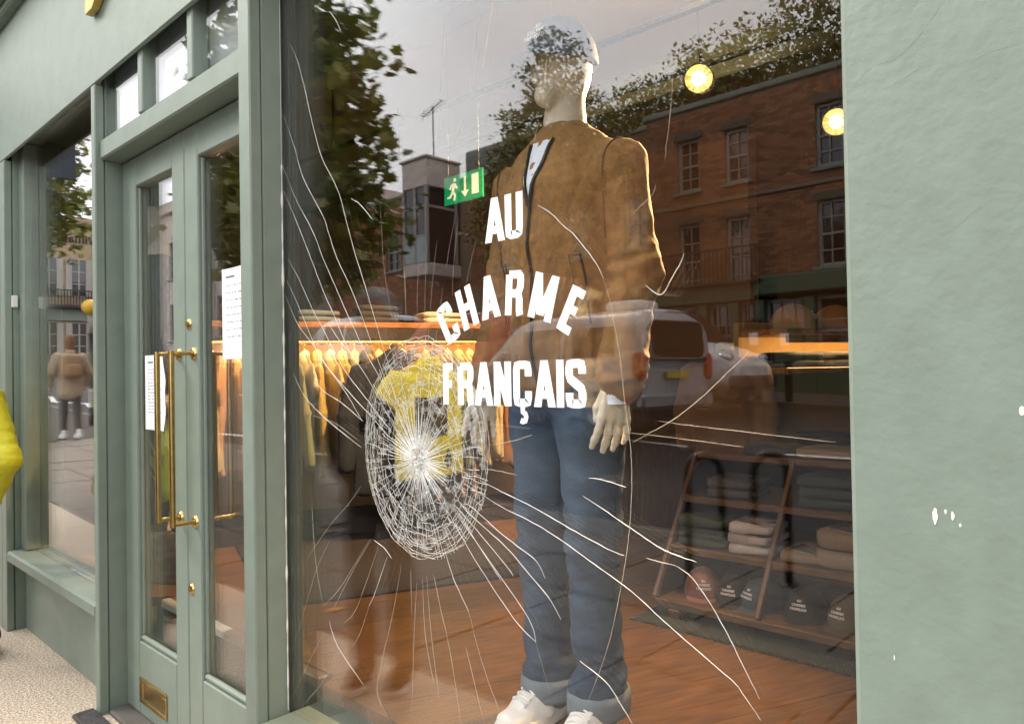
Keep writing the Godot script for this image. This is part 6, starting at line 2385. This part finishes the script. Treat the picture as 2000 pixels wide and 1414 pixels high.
func build_street_things() -> void:
	van("silver van seen from behind, driving up the middle of the road", Vector3(-8.0, road_y(-7.5, 8.6) + 0.02, 8.75), PI + 0.12, mats.van_silver, false)
	van("white van parked at the far kerb with a pod on its roof", Vector3(-7.92, road_y(-8.3, 10.9) + 0.02, 10.95), 0.0, mats.van_white, true)
	van("white van parked at the far kerb further up the hill", Vector3(-17.5, road_y(-17.5, 10.9) + 0.05, 10.9), PI, mats.van_white, false)
	van("red van parked at the far kerb between the two white vans", Vector3(-13.1, road_y(-13.1, 10.9) + 0.05, 10.9), PI, mats.van_red, false)
	# wave shaped cycle stand
	var cs := thing("cycle_stand", "black wave shaped steel cycle stand on the near pavement", "cycle stand", Vector3(-2.14, 0, 3.04), -0.79)
	var w := MB.new()
	var p := [Vector3(-0.31, 0.001, 0), Vector3(-0.31, 0.62, 0)]
	for k in 11:
		var an := PI - PI * k / 10.0
		p.append(Vector3(-0.205 + cos(an) * 0.105, 0.70 + sin(an) * 0.11, 0))
	for k in 11:
		var an := PI + PI * k / 10.0
		p.append(Vector3(0.0 + cos(an) * 0.10, 0.40 + sin(an) * 0.11, 0))
	for k in 11:
		var an := PI - PI * k / 10.0
		p.append(Vector3(0.205 + cos(an) * 0.105, 0.70 + sin(an) * 0.11, 0))
	p.append(Vector3(0.31, 0.62, 0))
	p.append(Vector3(0.31, 0.001, 0))
	tube(w, p, 0.026, 12)
	part("tube", w.done(), mats.black_metal, cs)
	for x in [-0.31, 0.31]:
		var f := MB.new()
		lathe(f, [[0.0, 0.0], [0.06, 0.0], [0.06, 0.008], [0.03, 0.012], [0.0, 0.012]], 18, Vector3(x, 0.001, 0))
		part("foot_plate", f.done(), mats.black_metal, cs)
	# beacon
	var bc := thing("crossing_beacon", "amber globe beacon on a black and white banded post at the crossing", "beacon", Vector3(-15.45, rise(-15.45), 3.45))
	for k in 6:
		var m := MB.new()
		lathe(m, [[0.0, 0.0], [0.045, 0.0], [0.045, 0.345], [0.0, 0.345]], 16, Vector3(0, k * 0.35, 0))
		part("band", m.done(), mats.trim_black if k % 2 == 0 else mats.window_white, bc)
	var gl := MB.new()
	var prof := []
	for k in 15:
		var a := -PI / 2 + PI * k / 14.0
		prof.append([maxf(0.0, cos(a) * 0.15), 2.24 + sin(a) * 0.15])
	lathe(gl, prof, 24)
	part("globe", gl.done(), mats.globe_amber, bc)
	# pay machines on the far pavement
	for k in 2:
		var x: float = [-6.35, -5.75][k]
		var t := thing("pay_machine", ["black parking pay machine with a pale label on a thin post", "dark green parking pay machine with an arched top"][k], "pay machine", Vector3(x, far_y(x), 12.35))
		part("post", one_box(Vector3(-0.06, 0, -0.05), Vector3(0.06, 0.75, 0.05), 0.01), mats.black_metal, t)
		var m := MB.new()
		var v := PackedVector2Array([Vector2(-0.2, 0.752), Vector2(0.2, 0.752), Vector2(0.2, 1.4)])
		for i in 9:
			v.append(Vector2(cos(PI * i / 8.0) * 0.2, 1.4 + sin(PI * i / 8.0) * 0.16))
		extrude(m, v, 0.3, Basis(), Vector3(0, 0, -0.15))
		part("cabinet", m.done(), mats.black_metal if k == 0 else mats.shop_green, t)
		part("label", one_box(Vector3(-0.09, 1.05, -0.158), Vector3(0.09, 1.28, -0.151)), mats.paper, t)
	# neighbour's hanging sign
	var hs := thing("hanging_sign", "dark blue jeweller's hanging sign with gold lettering beside the shop", "sign", Vector3(-6.86, 3.0, 0.0))
	part("board", one_box(Vector3(-0.02, 0.0, 0.16), Vector3(0.02, 0.62, 0.76), 0.004), mats.sign_blue, hs)
	var br := MB.new()
	tube(br, [Vector3(0, 0.68, 0.01), Vector3(0, 0.68, 0.80)], 0.012, 8)
	tube(br, [Vector3(0, 0.62, 0.25), Vector3(0, 0.68, 0.25)], 0.006, 6)
	tube(br, [Vector3(0, 0.62, 0.68), Vector3(0, 0.68, 0.68)], 0.006, 6)
	part("bracket", br.done(), mats.black_metal, hs)
	for q in [["DINNY H", 0.215, 0.0036, 0.475], ["JEWELLERY", 0.125, 0.0026, 0.455]]:
		var tm := TextMesh.new()
		tm.text = q[0]
		tm.font = sans()
		tm.font_size = 16
		tm.pixel_size = q[2]
		tm.depth = 0.006
		var o := part("lettering", tm, mats.sign_gold, hs, Vector3(0.0235, q[1], q[3]))
		o.rotation.y = PI / 2
	# fallen leaves, slate block at the foot of the post
	var lm := leaf_mesh(true)
	var spots := [[-3.67, 1.15, "orange fallen leaf lying on the flags, mirrored at the bottom left of the pane"], [-3.02, 0.10, "rust coloured fallen leaf lying by the foot of the door post"], [-3.08, 0.16, "crumpled brown leaf lying on the aggregate by the threshold"]]
	for q in spots:
		var o := solid("fallen_leaf", lm, mats.dead_leaf, q[2], "leaf", Vector3(q[0], 0.006, q[1]), rng.randf() * TAU, "fallen leaves")
		o.scale = Vector3.ONE * 0.13
		o.rotation.x = -PI / 2 + 0.12
	var sb := MB.new()
	box(sb, Vector3(-3.30, 0.0, 0.004), Vector3(-3.06, 0.02, 0.085), 0.006)
	solid("slate_block", sb.done(), mats.slate_block, "rough dark slate pad at the foot of the door post", "stone", Vector3(0, 0.001, 0))


# ---------------------------------------------------------------- people
var face_m: ArrayMesh


func human_head() -> ArrayMesh:
	# origin under the chin, facing +z
	if face_m:
		return face_m
	var H := []
	H.append(Prim.new(Vector3(0, 0.160, -0.012), Vector3(0, 0.125, 0.004), 0.072, 0.094, 0.069, 0.088))
	H.append(Prim.new(Vector3(0, 0.10, 0.028), Vector3(0, 0.035, 0.052), 0.054, 0.050, 0.030, 0.034))
	H.append(cap(Vector3(0, 0.118, 0.088), Vector3(0, 0.082, 0.106), 0.009, 0.014))
	H.append(cap(Vector3(-0.020, 0.052, 0.080), Vector3(0.020, 0.052, 0.080), 0.010, 0.010))
	for s in [-1.0, 1.0]:
		H.append(cap(Vector3(s * 0.032, 0.130, 0.078), Vector3(s * 0.012, 0.127, 0.084), 0.010, 0.010))
		H.append(Prim.new(Vector3(s * 0.074, 0.125, -0.004), Vector3(s * 0.072, 0.085, 0.004), 0.009, 0.018, 0.007, 0.012))
		var e := cap(Vector3(s * 0.031, 0.112, 0.094), Vector3(s * 0.031, 0.112, 0.105), 0.012, 0.014)
		e.cut = true
		H.append(e)
	H.append(Prim.new(Vector3(0, 0.06, -0.018), Vector3(0, -0.10, -0.02), 0.052, 0.054, 0.058, 0.058))
	face_m = body(H, 0.014, 0.005)
	return face_m


func person(label: String, at: Vector3, turn: float, tall: float, o: Dictionary) -> Node3D:
	# proportions for 1.75 m, scaled to the height; faces +z before it is turned
	var t := thing("person", label, "person", at, turn)
	var k := tall / 1.75
	var T := []
	T.append(Prim.new(Vector3(0, 0.98, 0), Vector3(0, 0.88, 0), 0.150, 0.105, 0.160, 0.112))
	var feet: Array = o.get("feet", [Vector3(-0.09, 0.075, 0.0), Vector3(0.09, 0.075, 0.0)])
	for n in 2:
		var s := -1.0 if n == 0 else 1.0
		var f: Vector3 = feet[n]
		var hip := Vector3(s * 0.085, 0.87, 0.0)
		var knee := hip.lerp(f, 0.52) + Vector3(0, 0, 0.025)
		T.append(cap(hip, knee, 0.088, 0.064))
		T.append(cap(knee, f + Vector3(0, 0.03, -0.01), 0.064, 0.056))
	part("trousers", body(T, 0.025, 0.014, wrinkle_bust), o.legs, t)
	var J := []
	var fat: float = o.get("fat", 1.0)
	var hem: float = o.get("hem", 0.84)
	J.append(Prim.new(Vector3(0, hem, 0), Vector3(0, 1.08, 0.0), 0.178 * fat, 0.130 * fat, 0.170 * fat, 0.125 * fat))
	J.append(Prim.new(Vector3(0, 1.08, 0), Vector3(0, 1.30, 0.005), 0.170 * fat, 0.125 * fat, 0.188 * fat, 0.125 * fat))
	J.append(Prim.new(Vector3(0, 1.30, 0.005), Vector3(0, 1.44, -0.01), 0.185 * fat, 0.115 * fat, 0.085, 0.075))
	var arms: Array = o.arms
	for n in 2:
		var s := -1.0 if n == 0 else 1.0
		var sh := Vector3(s * 0.185, 1.385, -0.01)
		var el: Vector3 = arms[n][0]
		var wr: Vector3 = arms[n][1]
		J.append(cap(sh, el, 0.070 * fat, 0.060 * fat))
		J.append(cap(el, wr, 0.060 * fat, 0.048 * fat))
	part("coat", body(J, 0.03, 0.013 if not o.has("fine") else 0.009, o.get("fold", wrinkle_bust)), o.coat, t)
	for n in 2:
		var el: Vector3 = arms[n][0]
		var wr: Vector3 = arms[n][1]
		var h := part("hand", hand_r if n == 0 else hand_l, mats.skin, t, wr + (wr - el).normalized() * 0.035)
		h.quaternion = Quaternion(Vector3.DOWN, (wr - el).normalized())
		h.scale = Vector3.ONE * 0.92
		var sh := part("shoe", sneaker, o.get("shoes", mats.black_cloth), t, feet[n] + Vector3(0, -0.071, -0.005))
		part("sole", sole, mats.sole_white, sh)
	var hd := part("head", human_head(), mats.skin, t, Vector3(0, 1.515, 0.015))
	hd.rotation = o.get("look", Vector3.ZERO)
	for s in [-1.0, 1.0]:
		var em := MB.new()
		pillow(em, Vector3(s * 0.031, 0.112, 0.083), Vector3(0.012, 0.010, 0.010), 1.0, 7, 12)
		part("eye", em.done(), mats.paper, hd)
		var iris := MB.new()
		pillow(iris, Vector3(s * 0.031, 0.112, 0.091), Vector3(0.005, 0.005, 0.003), 1.0, 5, 10)
		part("iris", iris.done(), mats.dark_wood, hd)
	var lips := MB.new()
	pillow(lips, Vector3(0, 0.052, 0.089), Vector3(0.022, 0.006, 0.004), 0.8, 6, 14)
	part("lips", lips.done(), mat("lips", lin(0.36, 0.13, 0.10), 0.5), hd)
	var R := []
	R.append(Prim.new(Vector3(0, 0.178, -0.022), Vector3(0, 0.130, -0.030), 0.076, 0.090, 0.080, 0.080))
	if o.get("long_hair", false):
		R.append(Prim.new(Vector3(0, 0.13, -0.035), Vector3(0, 0.04, -0.040), 0.080, 0.070, 0.070, 0.055))
	var bald := Prim.new(Vector3(0, 0.10, 0.10), Vector3(0, 0.13, 0.11), 0.085, 0.085, 0.085, 0.085)
	bald.cut = true
	R.append(bald)
	part("hair", body(R, 0.012, 0.007, func(p, n): return nz.get_noise_3d(p.x * 5000.0, p.y * 2500.0, p.z * 5000.0) * 0.006), o.hair, hd)
	t.scale = Vector3.ONE * k
	return t


func puffer(p: Vector3, n: Vector3) -> float:
	# quilted: the skin swells between stitch lines 7 cm apart
	var ax := absf(p.x)
	var u := p.y + (0.35 * p.z if ax > 0.2 else 0.0)
	var f := fposmod(u / 0.072, 1.0)
	return 0.0045 * pow(sin(PI * f), 0.7) - 0.002 + nz.get_noise_3d(p.x * 900.0, p.y * 2100.0, p.z * 900.0) * 0.0045 + nz.get_noise_3d(p.x * 3000.0, p.y * 3500.0, p.z * 3000.0) * 0.003


func build_people() -> void:
	person("person in a bright yellow quilted jacket standing close to the side window", Vector3(-4.28, 0.0, 0.33), -PI / 2, 1.58, {
		"legs": mats.dark_denim, "coat": mats.puffer_yellow, "hair": mats.brown_hair, "long_hair": true, "fat": 1.12, "fine": true, "fold": puffer,
		"arms": [[Vector3(-0.222, 1.08, -0.21), Vector3(-0.20, 0.84, 0.05)], [Vector3(0.30, 1.12, 0.02), Vector3(0.24, 0.92, 0.16)]], "feet": [Vector3(-0.20, 0.075, 0.10), Vector3(0.10, 0.075, -0.06)]})
	var b := person("brown haired person in a beige coat walking away up the pavement with rucksack", Vector3(-13.5, rise(-13.5), 2.55), -PI / 2 + 0.12, 1.68, {
		"legs": mats.grey_cloth, "coat": mats.coat_beige, "hair": mats.brown_hair, "long_hair": true, "hem": 0.78, "fat": 1.08, "shoes": mats.trainer_white,
		"arms": [[Vector3(-0.28, 1.12, -0.03), Vector3(-0.26, 0.93, 0.14)], [Vector3(0.28, 1.12, -0.03), Vector3(0.26, 0.93, 0.14)]], "feet": [Vector3(-0.09, 0.075, 0.10), Vector3(0.09, 0.090, -0.16)]})
	var bag := MB.new()
	pillow(bag, Vector3(0, 0, 0), Vector3(0.15, 0.20, 0.075), 0.45, 10, 28, 0.01)
	pillow(bag, Vector3(0, -0.06, -0.085), Vector3(0.11, 0.10, 0.035), 0.5, 8, 22, 0.008)
	solid("rucksack", bag.done(), mats.bag_tan, "tan rucksack worn on the back of the walking person", "rucksack", b.position + b.basis.orthonormalized() * Vector3(0, 1.17, -0.215), b.rotation.y)
	person("grey haired person in a black coat standing at the window, mirrored beside the cracks", Vector3(-2.66, 0.0, 0.74), 2.5, 1.70, {
		"legs": mats.grey_cloth, "coat": mats.black_cloth, "hair": mats.grey_hair, "look": Vector3(0.35, 0, 0),
		"arms": [[Vector3(-0.26, 1.12, -0.02), Vector3(-0.22, 0.92, 0.14)], [Vector3(0.26, 1.12, -0.05), Vector3(0.17, 0.95, 0.02)]]})
